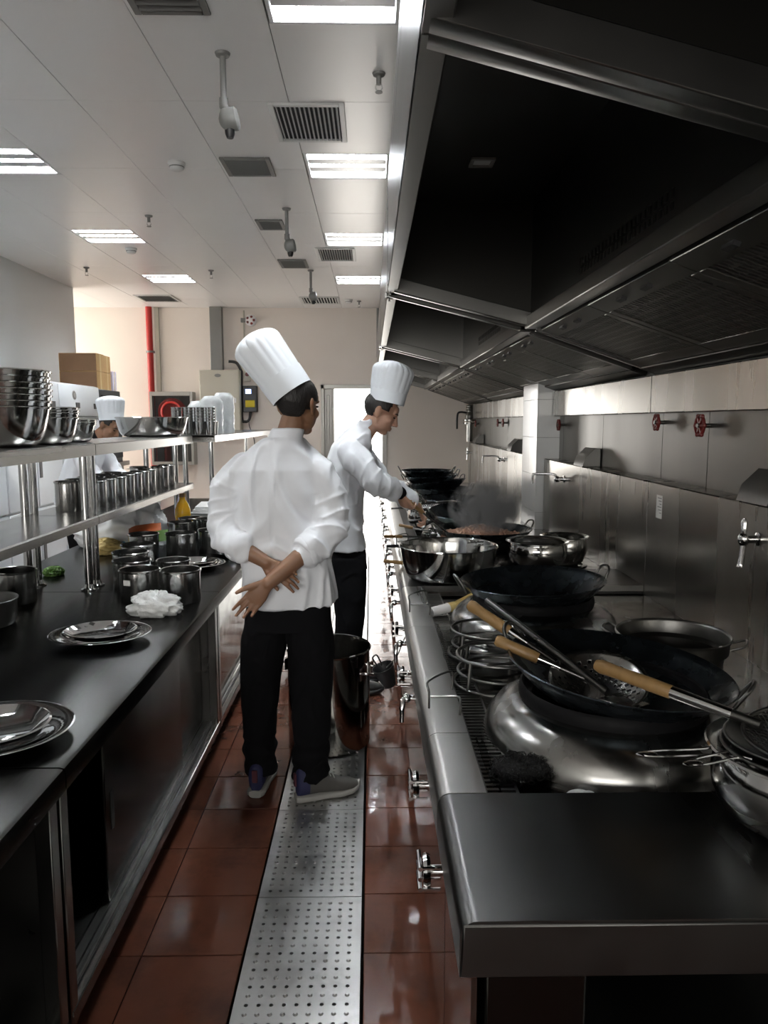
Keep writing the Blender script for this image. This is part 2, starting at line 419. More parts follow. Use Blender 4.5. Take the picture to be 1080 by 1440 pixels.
# ------------------------------------------------------------------ ceiling lamps
def make_lamp():
    r = thing('ceiling_lamp', 'x', 'lamp', (0,0,0))
    W, D = .535, .47
    MB().box((-W/2,-D/2,.0), (-W/2+.018,D/2,.10)).box((W/2-.018,-D/2,0), (W/2,D/2,.10)).box((-W/2,-D/2,0), (W/2,-D/2+.014,.10)).box((-W/2,D/2-.014,0), (W/2,D/2,.10)).build('frame', M['lampw'], r, bevel=.002)
    MB().box((-W/2+.01,-D/2+.01,.095), (W/2-.01,D/2-.01,.11)).build('reflector', M['lampw'], r)
    for k in (-1, 0, 1):
        MB().tube([(-W/2+.03, k*.145, .055), (W/2-.03, k*.145, .055)], .014, 10).build('tube', M['tube'], r)
    for k in (-.5, .5):
        MB().prism([(k*.145-.042,.008),(k*.145+.042,.008),(k*.145+.02,.065),(k*.145-.02,.065)], -W/2+.02, W/2-.02, 'x').build('louver_rail', M['louver'], r)
    lm = MB()
    for j in range(1, 5):
        x = -W/2 + .02 + j*(W-.04)/5
        lm.box((x-.0015,-D/2+.015,.012), (x+.0015,D/2-.015,.048))
    lm.build('louver_fins', M['louver'], r)
    return r
lamp0 = make_lamp(); used = False
for c, cuts in lampcols.items():
    for i, (a, b) in enumerate(cuts):
        loc = (x0 + c*CW + CW/2, (a+b)/2, ZC)
        lab = (('lit louvre ceiling lamp before the first white grille by the hood', 'lit louvre ceiling lamp just behind the first white grille by the hood', 'lit louvre ceiling lamp just before the second white grille by the hood', 'lit louvre ceiling lamp beyond the second white grille by the hood') if c == 0 else
               ('added out-of-view louvre ceiling lamp over the near prep table', 'lit louvre ceiling lamp left of the first dark vent, before the freezers', 'lit louvre ceiling lamp directly before the white smoke detector', 'lit louvre ceiling lamp closest to the red fire pipe'))[i]
        grp = 'lit ceiling lamps along the hood' if c == 0 else 'lit ceiling lamps over the freezers'
        if not used: lamp0.location = loc; tag(lamp0, lab, 'lamp', grp); used = True
        else: clone(lamp0, loc, None, lab, grp)

# ------------------------------------------------------------------ exhaust hood (modules side by side)
LX0, LX1, LZ = .085, .135, 2.26          # front lip
RX, RZ = .80, 2.085                      # inner rail
BX, BZ = 1.45, 1.865                     # back edge of the filter slope
ZT = 2.72
def lerp(a, b, t): return a + (b-a)*t
def make_hood(y0, y1, label, perf, lit=False):  # lit: inner panels get the lighter steel, painting in the daylight
    r = thing('exhaust_hood', label, 'hood', (0, y0, 0)); L = y1 - y0
    MB().box((LX0, 0, LZ), (LX0+.004, L, 2.80)).build('fascia', M['hood'], r, bevel=.001)
    MB().box((LX0, 0, LZ), (LX1, L, LZ+.03)).build('front_lip', M['hood'], r, bevel=.003)
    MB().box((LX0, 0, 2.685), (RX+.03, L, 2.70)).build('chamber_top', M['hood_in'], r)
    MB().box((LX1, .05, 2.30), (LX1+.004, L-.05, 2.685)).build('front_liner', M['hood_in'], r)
    # rear panel of the chamber with its slot rows
    pm = MB()
    ya, yb = .10, L-.10
    sl = [(.30*L, .62*L)]
    pm.box((RX, 0, RZ), (RX+.006, L, 2.175)).box((RX, 0, 2.235), (RX+.006, L, 2.685))
    s0, s1 = .28*L, .64*L
    pm.box((RX, 0, 2.175), (RX+.006, s0, 2.235)).box((RX, s1, 2.175), (RX+.006, L, 2.235))
    n = 22
    for k in range(n+1):
        yy = lerp(s0, s1, k/n); pm.box((RX, yy-.007, 2.175), (RX+.006, yy+.007, 2.235))
    pm.box((RX, s0, 2.200), (RX+.006, s1, 2.208))
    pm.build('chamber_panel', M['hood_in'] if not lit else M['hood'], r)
    MB().box((RX-.025, 0, RZ-.005), (RX+.045, L, RZ+.055)).build('inner_rail', M['hood'], r, bevel=.004)
    # sloped end beams and end walls
    for (a, b, nm) in ((0, .05, 'end_beam'), (L-.05, L, 'end_beam')):
        MB().prism([(LX0+.01, LZ), (RX, RZ), (RX, RZ+.07), (LX0+.01, LZ+.07)], a, b, 'y').build(nm, M['hood'], r, bevel=.003)
    for a in (.012, L-.016):
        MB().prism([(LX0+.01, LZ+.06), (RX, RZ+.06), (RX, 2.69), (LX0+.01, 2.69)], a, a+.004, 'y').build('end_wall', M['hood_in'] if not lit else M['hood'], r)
    # filter slope: side rails, back gutter, filters
    d = Vector((BX-RX, 0, BZ-RZ)); SL = d.length; ang = math.atan2(d.z, d.x)
    Fm = T(RX, 0, RZ) @ Matrix.Rotation(-ang, 4, 'Y')
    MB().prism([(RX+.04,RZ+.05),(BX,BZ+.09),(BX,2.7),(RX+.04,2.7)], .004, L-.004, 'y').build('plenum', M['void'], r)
    MB().box((SL-.09, 0, -.01), (SL, L, .03), Fm).build('grease_gutter', M['hood_in'], r, bevel=.003)
    for yy in (0, L-.035):
        MB().box((.03, yy, -.008), (SL-.06, yy+.035, .04), Fm).build('slope_rail', M['hood'], r, bevel=.003)
    nf = perf; w = (L-.07)/nf
    for k in range(nf):
        a = .035 + k*w + .004; b = a + w - .008
        fr = MB()
        bw = .05
        fr.box((.05, a, 0), (.05+.09, b, .02), Fm).box((SL-.17, a, 0), (SL-.09, b, .02), Fm)
        fr.box((.14, a, 0), (SL-.17, a+bw, .02), Fm).box((.14, b-bw, 0), (SL-.17, b, .02), Fm)
        f = fr.build('filter', M['filter'], r, bevel=.002)
        g = MB(); u0, u1 = .14, SL-.17
        nb = max(8, int((b-a-2*bw)/.024))
        for j in range(1, nb):
            yy = lerp(a+bw, b-bw, j/nb); g.box((u0, yy-.0065, .002), (u1, yy+.0065, .016), Fm)
        for j in range(1, 9):
            uu = lerp(u0, u1, j/9); g.box((uu-.006, a+bw, .003), (uu+.006, b-bw, .015), Fm)
        g.build('grid', M['filter'], f, smooth=0)
        for s_ in (.35, .65):
            yy = lerp(a, b, s_); MB().box((.085, yy-.03, -.012), (.105, yy+.03, 0), Fm).build('lift_handle', M['blackp'], f)
    return r
hA = make_hood(-1.25, 1.318, 'steel exhaust hood above the bare end counter of the range line', 3)
hB = make_hood(1.32, 3.80, 'long steel exhaust hood with shaded inside over the pair of big woks', 3)
hC = make_hood(3.92, 6.55, 'steel exhaust hood over the steaming wok beside the tiled pillar', 4, True)
hD = make_hood(6.67, 8.80, 'steel exhaust hood over the stacked empty woks', 4, True)
hE = make_hood(8.90, 10.95, 'farthest steel exhaust hood, ending at the back wall', 4, True)
def downlight(h, x, y, label=None):
    MB().box((-.05,-.05,-.012), (.05,-.035,0)).box((-.05,.035,-.012), (.05,.05,0)).box((-.05,-.035,-.012), (-.035,.035,0)).box((.035,-.035,-.012), (.05,.035,0)).build('downlight_frame', M['alu'], h, (x,y,2.685), bevel=.002)
    MB().box((-.035,-.035,-.004), (.035,.035,0)).build('downlight_lens', M['mop'], h, (x,y,2.685))
downlight(hB, .46, 1.88); downlight(hC, .46, 1.4); downlight(hD, .46, 1.1)
# small jaw clamps on the hood lip
for h, yy in ((hB, 2.44), (hC, .04), (hC, 2.58), (hD, .05)):
    MB().box((-.012,-.02,-.008), (.03,.02,.02)).tube([(.01,0,-.02),(.01,0,0)], .006, 8).build('clamp', M['chrome'], h, (LX0, yy, LZ))
# steel duct band along the wall under the hood back
def band(y0, y1, label):
    tag(MB().box((-.06, 0, -.095), (.0, y1-y0, .095)).build('wall_duct_cover', M['steel_v'], None, (XR-.009, y0, 1.755), bevel=.004), label, 'duct cover')
band(1.0, 3.80, 'brushed steel cover strip under the hood, behind the pair of big woks')
band(3.802, 5.84, 'scratched steel cover strip under the hood, ending at the tiled pillar')
band(6.42, 11.04, 'steel cover strip under the hood between tiled pillar and back wall')

# ------------------------------------------------------------------ wok ranges and filler counters
SX0, SX1, SZ = .145, 1.37, .80
def bull(x0, z1, z0, xin):
    """section of the rounded front rail"""
    r = .03; pts = [(xin, z1-.03), (xin, z1)]
    for k in range(7):
        a = PI/2 + k*PI/12; pts.append((x0+r+r*math.cos(a), z1-r+r*math.sin(a)))
    pts += [(x0, z0), (x0+.012, z0), (x0+.012, z1-.03)]
    return pts
def lever(r, y, style=0):
    if style == 0:       # plate valve with two forks
        m = MB().tube([(.165,y,.63),(.125,y,.63)], .012, 10)
        m.lathe([(0,-.008),(.034,-.008),(.038,0),(.034,.008),(0,.008)], 20, T(.120,y,.63) @ rotM('Y', 90))
        for dz in (-.024, .0, .024): m.tube([(.105,y-.034,.63+dz),(.105,y+.034,.63+dz)], .0055, 8); m.tube([(.105,y-.03,.63+dz),(.15,y-.03,.63+dz)], .004, 6)
        m.build('gas_valve', M['chrome'], r)
    else:                # elbow lever
        m = MB().tube([(.165,y,.66),(.125,y,.66)], .011, 10).ell((.122,y,.66), (.016,.02,.016))
        m.tube([(.122,y,.66),(.108,y-.012,.655),(.104,y-.025,.63),(.104,y-.028,.585)], [.012,.011,.009,.007], 10)
        m.tube([(.112,y+.02,.655),(.104,y+.03,.61)], .006, 8)
        m.build('gas_lever', M['chrome'], r)
def range_shell(y0, y1, label, name, splash=True):
    r = thing(name, label, 'counter' if name == 'filler_counter' else 'wok range', (0,0,0))
    MB().box((.165, y0+.003, .14), (.175, y1-.003, .79)).build('front_panel', M['mirror_panel'] if y0 < 3 else M['polish'], r)
    MB().box((.21, y0+.003, .10), (1.36, y1-.003, .14)).build('bottom_panel', M['steel_d'], r)
    for yy in (y0+.06, y1-.06):
        for xx in (.25, 1.28): MB().lathe([(0,.0),(.025,0),(.022,.02),(.022,.10),(0,.10)], 14, T(xx,yy,0)).build('foot', M['steel'], r)
    if splash:
        MB().box((SX1, y0+.001, .755), (SX1+.006, y1-.001, 1.325)).box((SX1, y0+.001, 1.319), (XR-.012, y1-.001, 1.325)).build('splash_panel', M['steel_v'], r, bevel=.0015)
    return r
def wok_range(y0, y1, burners, label, rails, levers, rear=()):
    r = range_shell(y0, y1, label, 'wok_range')
    MB().box((.28, y0+.002, .735), (SX1, y1-.002, .750)).build('deck', M['wet_steel'], r)
    es = [y0] + rails + [y1]
    for a, b in zip(es[:-1], es[1:]):
        MB().prism(bull(SX0, SZ, .70, .255), a+.0015, b-.0015, 'y').build('front_rail', M['rail'], r, smooth=30)
    MB().box((.255, y0+.002, .70), (.258, y1-.002, .795)).build('rail_back', M['steel_d'], r)
    g = MB(); n = int((y1-y0)/.022)
    g.box((.262, y0+.002, .750), (.268, y1-.002, .768)).box((.335, y0+.002, .750), (.341, y1-.002, .768))
    for k in range(n): 
        yy = y0 + .01 + k*(y1-y0-.02)/n; g.box((.268, yy, .756), (.335, yy+.010, .767))
    tag(g.build('drain_grate', M['steel_d'], r, smooth=0), kind='stuff')
    MB().box((.85, y0+.002, .75), (1.368, y1-.002, .757)).build('rear_deck', M['wet_steel'], r)
    for (bx, by) in burners:
        prof = [(.37,.750),(.372,.756),(.352,.758),(.345,.782),(.335,.808),(.315,.833),(.285,.853),(.255,.865),(.235,.868),(.215,.866),(.205,.84),(.20,.78),(0,.77)]
        MB().lathe(prof, 56, T(bx,by,0)).build('burner_dome', M['spun'], r, smooth=50)
        MB().lathe([(.250,.864),(.252,.876),(.249,.895),(.243,.902),(.237,.897),(.237,.865)], 48, T(bx,by,0)).build('burner_ring', M['cast'], r)
    for (px_, py_, rr) in rear:
        MB().lathe([(rr+.03,.757),(rr+.028,.764),(rr+.004,.766),(rr,.75),(rr,.62),(0,.60)], 36, T(px_,py_,0)).build('rear_well', M['wet_steel'], r)
    for i, yy in enumerate(levers): lever(r, yy, i % 2)
    return r
def wire_bracket(r, y):
    p = [(.165,y-.08,.80),(.165,y-.075,.845),(.168,y-.02,.86),(.245,y+.06,.86),(.246,y+.066,.80)]
    q = [(.170,y-.07,.83),(.245,y-.085,.835),(.25,y-.125,.83),(.248,y-.13,.80)]
    MB().tube(smoothpts(p,4), .0035, 8).tube(smoothpts(q,4), .0035, 8).build('wire_holder', M['steel_d'], r)
def filler(y0, y1, label, splash=True, rails=()):
    r = range_shell(y0, y1, label, 'filler_counter', splash)
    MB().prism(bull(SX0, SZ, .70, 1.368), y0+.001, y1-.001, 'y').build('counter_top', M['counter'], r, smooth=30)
    return r
c1 = filler(1.125, 1.548, 'bare flat steel counter at the end of the range line')
MB().box((.19, 1.13, .10), (.36, 1.145, .71)).build('corner_post', M['cabinet'], c1, bevel=.004)
MB().box((1.20, 1.13, .10), (1.36, 1.145, .71)).build('corner_post', M['cabinet'], c1, bevel=.004)
MB().prism([(.145,.70),(1.368,.70),(1.368,.795),(.15,.795)], 1.122, 1.128, 'y').build('end_apron', M['counter'], c1, bevel=.003)
lever(c1, 1.53, 0)
rA = wok_range(1.55, 3.62, [(.66,1.95),(.68,3.04)], 'two-burner wok range with wet deck and the pair of big woks', [1.87, 2.90], [1.92, 2.48, 2.80, 3.12, 3.45], [(.99,2.35,.155)])
wire_bracket(rA, 2.12); wire_bracket(rA, 3.20)
c2 = filler(3.622, 4.04, 'flat steel filler counter under the large deep steel basin')
lever(c2, 3.85, 1)
rB = wok_range(4.042, 5.84, [(.69,4.54),(.72,5.44)], 'wok range with steaming wok, next to the tiled pillar', [4.6, 5.2], [4.25,4.6,4.95,5.3,5.65], [(1.16,4.38,.11)])
wire_bracket(rB, 4.9)
rC = wok_range(5.842, 7.95, [(.70,6.35),(.70,7.35)], 'wok range beyond the tiled pillar with a stack of woks', [6.5, 7.2], [6.1,6.5,6.9,7.3,7.7])
for ch_ in [c for c in rC.children if c.name.startswith('splash_panel')]: bpy.data.objects.remove(ch_)
MB().box((SX1, 6.41, .755), (SX1+.006, 7.949, 1.325)).box((SX1, 6.41, 1.319), (XR-.012, 7.949, 1.325)).build('splash_panel', M['steel_v'], rC, bevel=.0015)
rD = wok_range(7.952, 10.4, [(.70,8.5),(.70,9.5)], 'farthest wok range, towards the bright back door', [8.6, 9.4], [8.2,8.6,9.0,9.4,9.8])
# splash deflector boxes standing on the ledge
for yy, lab in ((2.62,'folded dark steel deflector on ledge behind the nearest wok'),(4.86,'folded dark steel deflector on ledge right before the tiled pillar'),(7.35,'folded dark steel deflector on ledge just past the tiled pillar'),(9.85,'folded dark steel deflector on ledge near the back wall')):
    tag(MB().prism([(-.02,0),(.0,.055),(.06,.115),(.10,.115),(.10,0)], -.085, .085, 'y').prism([(-.022,0),(-.02,.0),(.0,.057),(.06,.118),(.058,.12),(-.003,.06)], -.11, .11, 'y').build('ledge_deflector', M['steel_d'], None, (1.385,yy,1.326), bevel=.002), lab, 'deflector')

# ------------------------------------------------------------------ prep tables on the left
TX0, TX1 = -1.95, -.73
def prep_table(y0, y1, label, doors, opening=None):
    r = thing('prep_table', label, 'table', (0,0,0))
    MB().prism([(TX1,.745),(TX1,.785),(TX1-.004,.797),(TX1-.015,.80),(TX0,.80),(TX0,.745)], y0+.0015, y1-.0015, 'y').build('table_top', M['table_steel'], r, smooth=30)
    MB().box((TX1-.055, y0+.01, .70), (TX1-.045, y1-.01, .745)).build('apron', M['steel_d'], r)
    MB().box((TX0+.01, y0+.01, .13), (TX0+.02, y1-.01, .745)).build('back_panel', M['steel_d'], r)
    for yy in (y0+.008, y1-.048):
        MB().box((TX1-.06, yy, .10), (TX1-.02, yy+.04, .745)).build('front_post', M['steel'], r, bevel=.003)
        MB().box((TX0+.02, yy+.01, .13), (TX1-.06, yy+.03, .745)).build('end_panel', M['steel_d'], r)
    MB().box((TX0+.02, y0+.01, .145), (TX1-.05, y1-.01, .165)).build('bottom_shelf', M['steel_d'], r)
    MB().box((TX1-.10, y0+.01, .11), (TX1-.018, y1-.01, .150)).build('base_beam', M['steel'], r, bevel=.003)
    for k in range(3):
        MB().box((TX1-.096+k*.03, y0+.05, .150), (TX1-.090+k*.03, y1-.05, .166)).build('door_track', M['steel'], r)
    MB().box((TX0+.02, y0+.05, .42), (TX1-.28, y1-.05, .445)).build('middle_shelf', M['steel_d'], r, bevel=.003)
    for xx in (TX1-.08, TX0+.06):
        for yy in (y0+.05, y1-.05):
            MB().lathe([(0,0),(.02,0),(.024,.015),(.019,.03),(.019,.112),(0,.112)], 12, T(xx,yy,0)).build('foot', M['steel'], r)
    for k, (a, b) in enumerate(doors):
        x = TX1-.066 - .030*(k % 2)
        d = MB().box((x-.012, a, .166), (x, b, .70)).build('sliding_door', M['polish'] if y0 > 3 else M['cabinet'], r, bevel=.004)
        MB().box((x-.001, a+.04, .38), (x+.002, a+.065, .50)).build('finger_pull', M['void'], d)
    return r
prep_table(-.25, 1.684, 'near steel prep table with open front and one round platter', [(-.2, .5)])
prep_table(1.688, 3.520, 'steel prep table with sliding doors, carrying crumpled towel and oval platter', [(2.10,2.98),(2.6,3.47)])
prep_table(3.524, 5.42, 'steel prep table crowded with canisters behind the standing chef', [(3.57,4.5),(4.45,5.38)])
prep_table(5.72, 7.9, 'farthest steel prep table below the shelf with wrapped dishes', [(5.78,6.8),(6.75,7.85)])

# over-shelves
def over_shelf(y0, y1, xf, xb, label, low=True):
    r = thing('over_shelf', label, 'shelf', (0,0,0))
    def slab(z0, z1, nm):
        MB().prism([(xf,z0),(xf,z1-.006),(xf-.006,z1),(xb+.006,z1),(xb,z1-.006),(xb,z0),(xb+.012,z0),(xb+.012,z1-.02),(xf-.012,z1-.02),(xf-.012,z0)], y0, y1, 'y').build(nm, M['steel'], r)
        for ya_ in (y0, y1-.006): MB().box((xb+.01, ya_, z0), (xf-.01, ya_+.006, z1-.004)).build('shelf_end', M['steel'], r)
    slab(1.455, 1.512, 'upper_shelf')
    if low: slab(1.118, 1.160, 'lower_shelf')
    for x in (xf-.045, xb+.045):
        for yy in (y0+.045, y1-.045):
            MB().lathe([(.019,.80),(.019,1.46)], 16, T(x,yy,0)).lathe([(.038,.801),(.038,.806),(.026,.812),(.019,.83)], 16, T(x,yy,0)).build('post', M['polish'], r)
    return r
over_shelf(1.72, 3.615, -1.335, -1.715, 'two-tier steel shelf on posts holding three stacks of mixing bowls')
over_shelf(3.622, 5.57, -1.335, -1.715, 'two-tier steel shelf holding the wide basin above a canister row')
over_shelf(5.86, 9.3, -1.225, -1.60, 'long single-tier steel shelf holding wrapped dishes, behind the chef', low=False)

# drain covers down the aisle
def cover_mesh():
    m = MB(); W, L = .352, .570; nx, ny = 9, 16; mx, my = .018, .016
    cw, cl = (W-2*mx)/nx, (L-2*my)/ny; zt = .0
    m.box((0,0,-.012), (mx,L,zt)).box((W-mx,0,-.012), (W,L,zt)).box((mx,0,-.012), (W-mx,my,zt)).box((mx,L-my,-.012), (W-mx,L,zt))
    for i in range(nx):
        for j in range(ny):
            cx, cy = mx+(i+.5)*cw, my+(j+.5)*cl; hole = j % 2 == 0
            if not hole: cx_ = cx
            a, b = cw/2, cl/2
            sq = [(a,0),(a,b),(0,b),(-a,b),(-a,0),(-a,-b),(0,-b),(a,-b)]
            r1 = .0062 if hole else .0075
            ci = [(r1*math.cos(k*PI/4), r1*math.sin(k*PI/4)) for k in range(8)]
            vs = [(cx+p, cy+q, zt) for p, q in sq] + [(cx+p, cy+q, zt) for p, q in ci]
            fs = [(k, (k+1) % 8, 8+(k+1) % 8, 8+k) for k in range(8)]
            if hole:
                vs += [(cx+p*.9, cy+q*.9, zt-.008) for p, q in ci]
                fs += [(8+k, 8+(k+1) % 8, 16+(k+1) % 8, 16+k) for k in range(8)]
            else:
                vs += [(cx+p*.55, cy+q*.55, zt+.0045) for p, q in ci]
                fs += [(8+k, 8+(k+1) % 8, 16+(k+1) % 8, 16+k) for k in range(8)] + [tuple(range(16,24))]
            m.add(vs, fs)
    return m.mesh('drain_cover', smooth=30, dbl=True)
dm = cover_mesh()
y = 1.213
k = 0
while y < 10.6:
    o = link('drain_cover', dm, M['plate'], None, (-.388, y, .0015))
    lab = ('perforated steel drain cover the standing chef has one foot on' if k == 3 else
           'perforated steel drain cover under the tall steel stockpot' if k == 4 else
           ('bare steel drain cover farthest from the chefs', 'bare steel drain cover next but one to the chef', 'bare steel drain cover adjoining the one the chef stands on')[k] if k < 3 else
           'perforated steel drain cover beyond the stockpot towards the back door')
    tag(o, lab, 'drain cover', 'drain covers down the aisle')
    y += .573; k += 1

# ------------------------------------------------------------------ woks
WR, WD = .30, .14
def wok_parts(r, rad=WR, dep=WD, ears=(0, PI)):
    R = (rad*rad + dep*dep)/(2*dep); prof = []
    n = 16
    amax = math.asin(min(1, rad/R))
    for k in range(n+1):
        a = amax*k/n; prof.append((R*math.sin(a), R-R*math.cos(a)))
    inn = [(max(0, p[0]-.0025*(p[0] > 0)), p[1]+.0028) for p in prof]
    MB().lathe(prof + [(rad+.003, dep+.001), (rad+.001, dep+.004)] + inn[::-1], 56).build('bowl', M['iron'], r, smooth=50)
    for a in ears:
        u = Vector((math.cos(a), math.sin(a), 0)); t = Vector((-math.sin(a), math.cos(a), 0))
        b = u*(rad-.004); z = Vector((0,0,1))
        pts = [b+t*.045+z*(dep-.025), b+u*.012+t*.045+z*(dep+.0), b+u*.03+t*.036+z*(dep+.032), b+u*.036+z*(dep+.042), b+u*.03-t*.036+z*(dep+.032), b+u*.012-t*.045+z*dep, b-t*.045+z*(dep-.025)]
        MB().tube(smoothpts(pts,4), .0055, 10).build('handle', M['steel_d'], r)
def wok(x, y, z, label, group=None, rot=(0,0,0), rad=WR, dep=WD, ears=(0, PI)):
    r = thing('wok', label, 'wok', (x,y,z), rot, group); wok_parts(r, rad, dep, ears); return r
W1 = wok(.665, 1.955, .815, 'large black wok holding ladles, on the burner nearest the bare counter', rot=(math.radians(2), math.radians(5), 0), ears=(math.radians(-32), math.radians(148)))
W2 = wok(.68, 3.04, .817, 'empty large black wok on the burner beside the steel basin', rot=(0, math.radians(-2), 0), ears=(math.radians(8), math.radians(188)))
W3 = wok(.695, 4.54, .817, 'large black wok of steaming browned mince', ears=(math.radians(15), math.radians(195)))
W4 = wok(.725, 5.44, .817, 'black wok directly behind the steaming wok', rot=(math.radians(6),0,0), ears=(math.radians(15), math.radians(195)))
wok(.72, 6.35, .817, 'black wok on the burner just past the tiled pillar', ears=(math.radians(20), math.radians(200)))
wok(.70, 7.35, .817, 'bottom wok of the stack of empty woks', ears=(math.radians(10), math.radians(190)))
wok(.66, 7.36, .875, 'tilted wok second from the bottom of the wok stack', rot=(math.radians(-4), math.radians(-7), 0), ears=(math.radians(25), math.radians(205)))
wok(.60, 7.37, .955, 'wok second from the top of the wok stack', rot=(0, math.radians(-3), 0), rad=.27, dep=.125, ears=(math.radians(14), math.radians(194)))
wok(.555, 7.38, 1.01, 'topmost wok of the stack of empty woks', rad=.255, dep=.12, ears=(0, PI))

# mince and steam in the third wok
mm = MB()
rnd = random.Random(3)
for k in range(900):
    a = rnd.uniform(0, 2*PI); q = math.sqrt(rnd.random())*.248
    z = .912 + .062*math.exp(-(q/.15)**2) + rnd.uniform(-.006, .008)
    s_ = rnd.uniform(.007, .014)
    mm.ell((q*math.cos(a), q*math.sin(a), z-.817), (s_, s_*rnd.uniform(.6,1), s_*rnd.uniform(.5,.9)), Euler((rnd.uniform(0,3), rnd.uniform(0,3), 0)).to_matrix(), 6, 4)
mm.lathe([(.0,.05),(.12,.055),(.20,.075),(.248,.098),(.20,.107),(.10,.137),(.0,.152)], 32)
tag(mm.build('browned_mince', M['meat'], None, (.675, 4.53, .817), smooth=60), 'loose browned mince heaped in the steaming wok', 'food', kind='stuff')

# ------------------------------------------------------------------ steel vessels
def vessel(prof_out, n=44, th=.0025):
    inn = [(max(0, r-th) if r > 0 else 0, z+th) for r, z in prof_out]
    return prof_out + inn[::-1]
def rimmed(pts, rr=.004):
    """outer profile with a rolled rim"""
    r, z = pts[-1]
    return pts + [(r+rr, z), (r+rr*1.2, z+rr), (r+rr*.5, z+rr*1.8), (r-rr*.3, z+rr*1.2)]
def bowl_profile(r0, r1, h, n=8, k=.55):
    p = [(0,0), (r0*.97,0)]
    for i in range(n+1):
        t = i/n; p.append((r0 + (r1-r0)*t**k, h*(t**1.55)))
    return p
def steel_bowl(name, label, cat, loc, r0, r1, h, group=None, rot=None, mat='polish', k=.55, rr=.005):
    p = bowl_profile(r0, r1, h, 8, k); out = rimmed(p, rr); inn = [(max(0,a-.003) if a > 0 else 0, b+.003) for a, b in p]
    o = MB().lathe(out + inn[::-1], 48).build(name, M[mat], None, loc, rot, smooth=40)
    return tag(o, label, cat, group)
# large basin on the filler counter
steel_bowl('deep_basin', 'large deep steel basin on the filler counter between the woks', 'basin', (.405, 3.83, .802), .19, .255, .165)
# rear stock pots
def belly_pot(loc, r, h, label, ears=True, rot=0, flip=1):
    t = thing('belly_pot', label, 'pot', loc, (0,0,rot))
    p = [(0,0),(r*.62,0),(r*.85,h*.16),(r*.98,h*.42),(r,h*.62),(r*.97,h*.85),(r*.93,h*.93)]
    out = p + [(r*1.06,h*.965),(r*1.08,h*.98),(r*1.06,h),(r*.95,h*.985)]
    inn = [(max(0,a-.004) if a > 0 else 0, b+.004) for a, b in p]
    MB().lathe(out + inn[::-1], 44).build('body', M['polish'], t, smooth=45)
    return t
belly_pot((.935, 4.10, .80), .165, .155, 'round-bellied steel pot on the filler counter beside the deep basin')
belly_pot((1.16, 4.38, .758), .135, .18, 'steel pot with bright rim behind the steaming wok, at the splash panel')
belly_pot((.44, 5.93, .751), .145, .17, 'steel pot beyond the steaming wok with mesh skimmer laid over it')
belly_pot((.95, 5.93, .758), .15, .20, 'shiny steel pot beside the tiled pillar foot')
belly_pot((.46, 6.75, .751), .12, .15, 'small steel pot in front of the wok stack')
BP = belly_pot((.875, 1.405, .801), .175, .165, 'round-bellied steel pot on the bare counter under the wire skimmers')
# rear sunk strainer pan behind the nearest wok
t = thing('rear_soup_pot', 'wide steel soup pot with plain rim, at the splash behind the nearest wok', 'pot', (.99, 2.35, .757))
MB().lathe(rimmed([(0,.01),(.12,.01),(.155,.03),(.158,.10),(.160,.118),(.172,.122),(.176,.165)], .005) + [(.172,.165),(.168,.126),(.150,.115),(.148,.04),(.115,.02),(0,.02)], 44).build('body', M['steel_d'], t, smooth=40)
for a in (-.5, 2.6):
    u = Vector((math.cos(a), math.sin(a), 0)); q = Vector((-u.y, u.x, 0)); zz = Vector((0,0,1))
    MB().tube(smoothpts([u*.178+q*.045+zz*.15, u*.215+q*.04+zz*.165, u*.222+zz*.17, u*.215-q*.04+zz*.165, u*.178-q*.045+zz*.15], 4), .004, 8).build('handle', M['steel_d'], t)

# wire wok stands on the deck
def ring_stand(loc, label, r=.135, h=.095):
    t = thing('wire_wok_stand', label, 'wok stand', loc, group='wire wok stands on the wet deck')
    MB().tube(circle(r, h, 40), .0055, 10, closed=True).build('top_ring', M['steel_d'], t)
    MB().tube(circle(r*1.08, .006, 40), .0055, 10, closed=True).build('base_ring', M['steel_d'], t)
    MB().tube(circle(r*.98, h*.45, 40), .0045, 10, closed=True).build('middle_ring', M['steel_d'], t)
    for k in range(4):
        a = k*PI/2 + .7
        MB().tube([(r*1.08*math.cos(a), r*1.08*math.sin(a), .006), (r*math.cos(a), r*math.sin(a), h)], .006, 8).build('strut', M['steel_d'], t)
    return t
ring_stand((.415, 2.335, .768), 'wire wok stand on wet deck, touching the nearest burner dome')
ring_stand((.425, 2.635, .768), 'wire wok stand on wet deck, between the two burner domes', r=.13)

# ------------------------------------------------------------------ ladles and strainers at the nearest wok
def frame_from(d, up=(0,0,1)):
    d = Vector(d).normalized(); u = Vector(up); r = d.cross(u).normalized(); u = r.cross(d)
    return Matrix(((d.x,r.x,u.x,0),(d.y,r.y,u.y,0),(d.z,r.z,u.z,0),(0,0,0,1)))
def handled_tool(name, label, cat, end, tip, wood_len, wood_r, rod_r, head=None, hole=True, woodmat='wood', socket=.06):
    """handle end point -> tip point in world; local origin at the tip"""
    end = Vector(end); tip = Vector(tip); d = end - tip; L = d.length; d.normalize()
    t = thing(name, label, cat, tip)
    a = d*(L-wood_len)
    MB().tube([d*.0, a+d*.02], rod_r, 12).build('rod', M['steel_d'], t)
    if wood_len:
        q = [(0,.7),(.04,.95),(.3,1.0),(.7,.92),(.93,1.05),(1,.8)]
        MB().tube([a+d*wood_len*u for u, _ in q], [wood_r*s for _, s in q], 16).build('wooden_handle', M[woodmat], t, smooth=50)
        MB().tube([a-d*socket, a+d*.015], [rod_r*1.15, wood_r*.88], 14).build('socket', M['chrome'], t)
        if hole: MB().tube([a+d*(wood_len-.001), a+d*(wood_len+.001)], wood_r*.28, 10).build('hang_hole', M['void'], t)
    return t
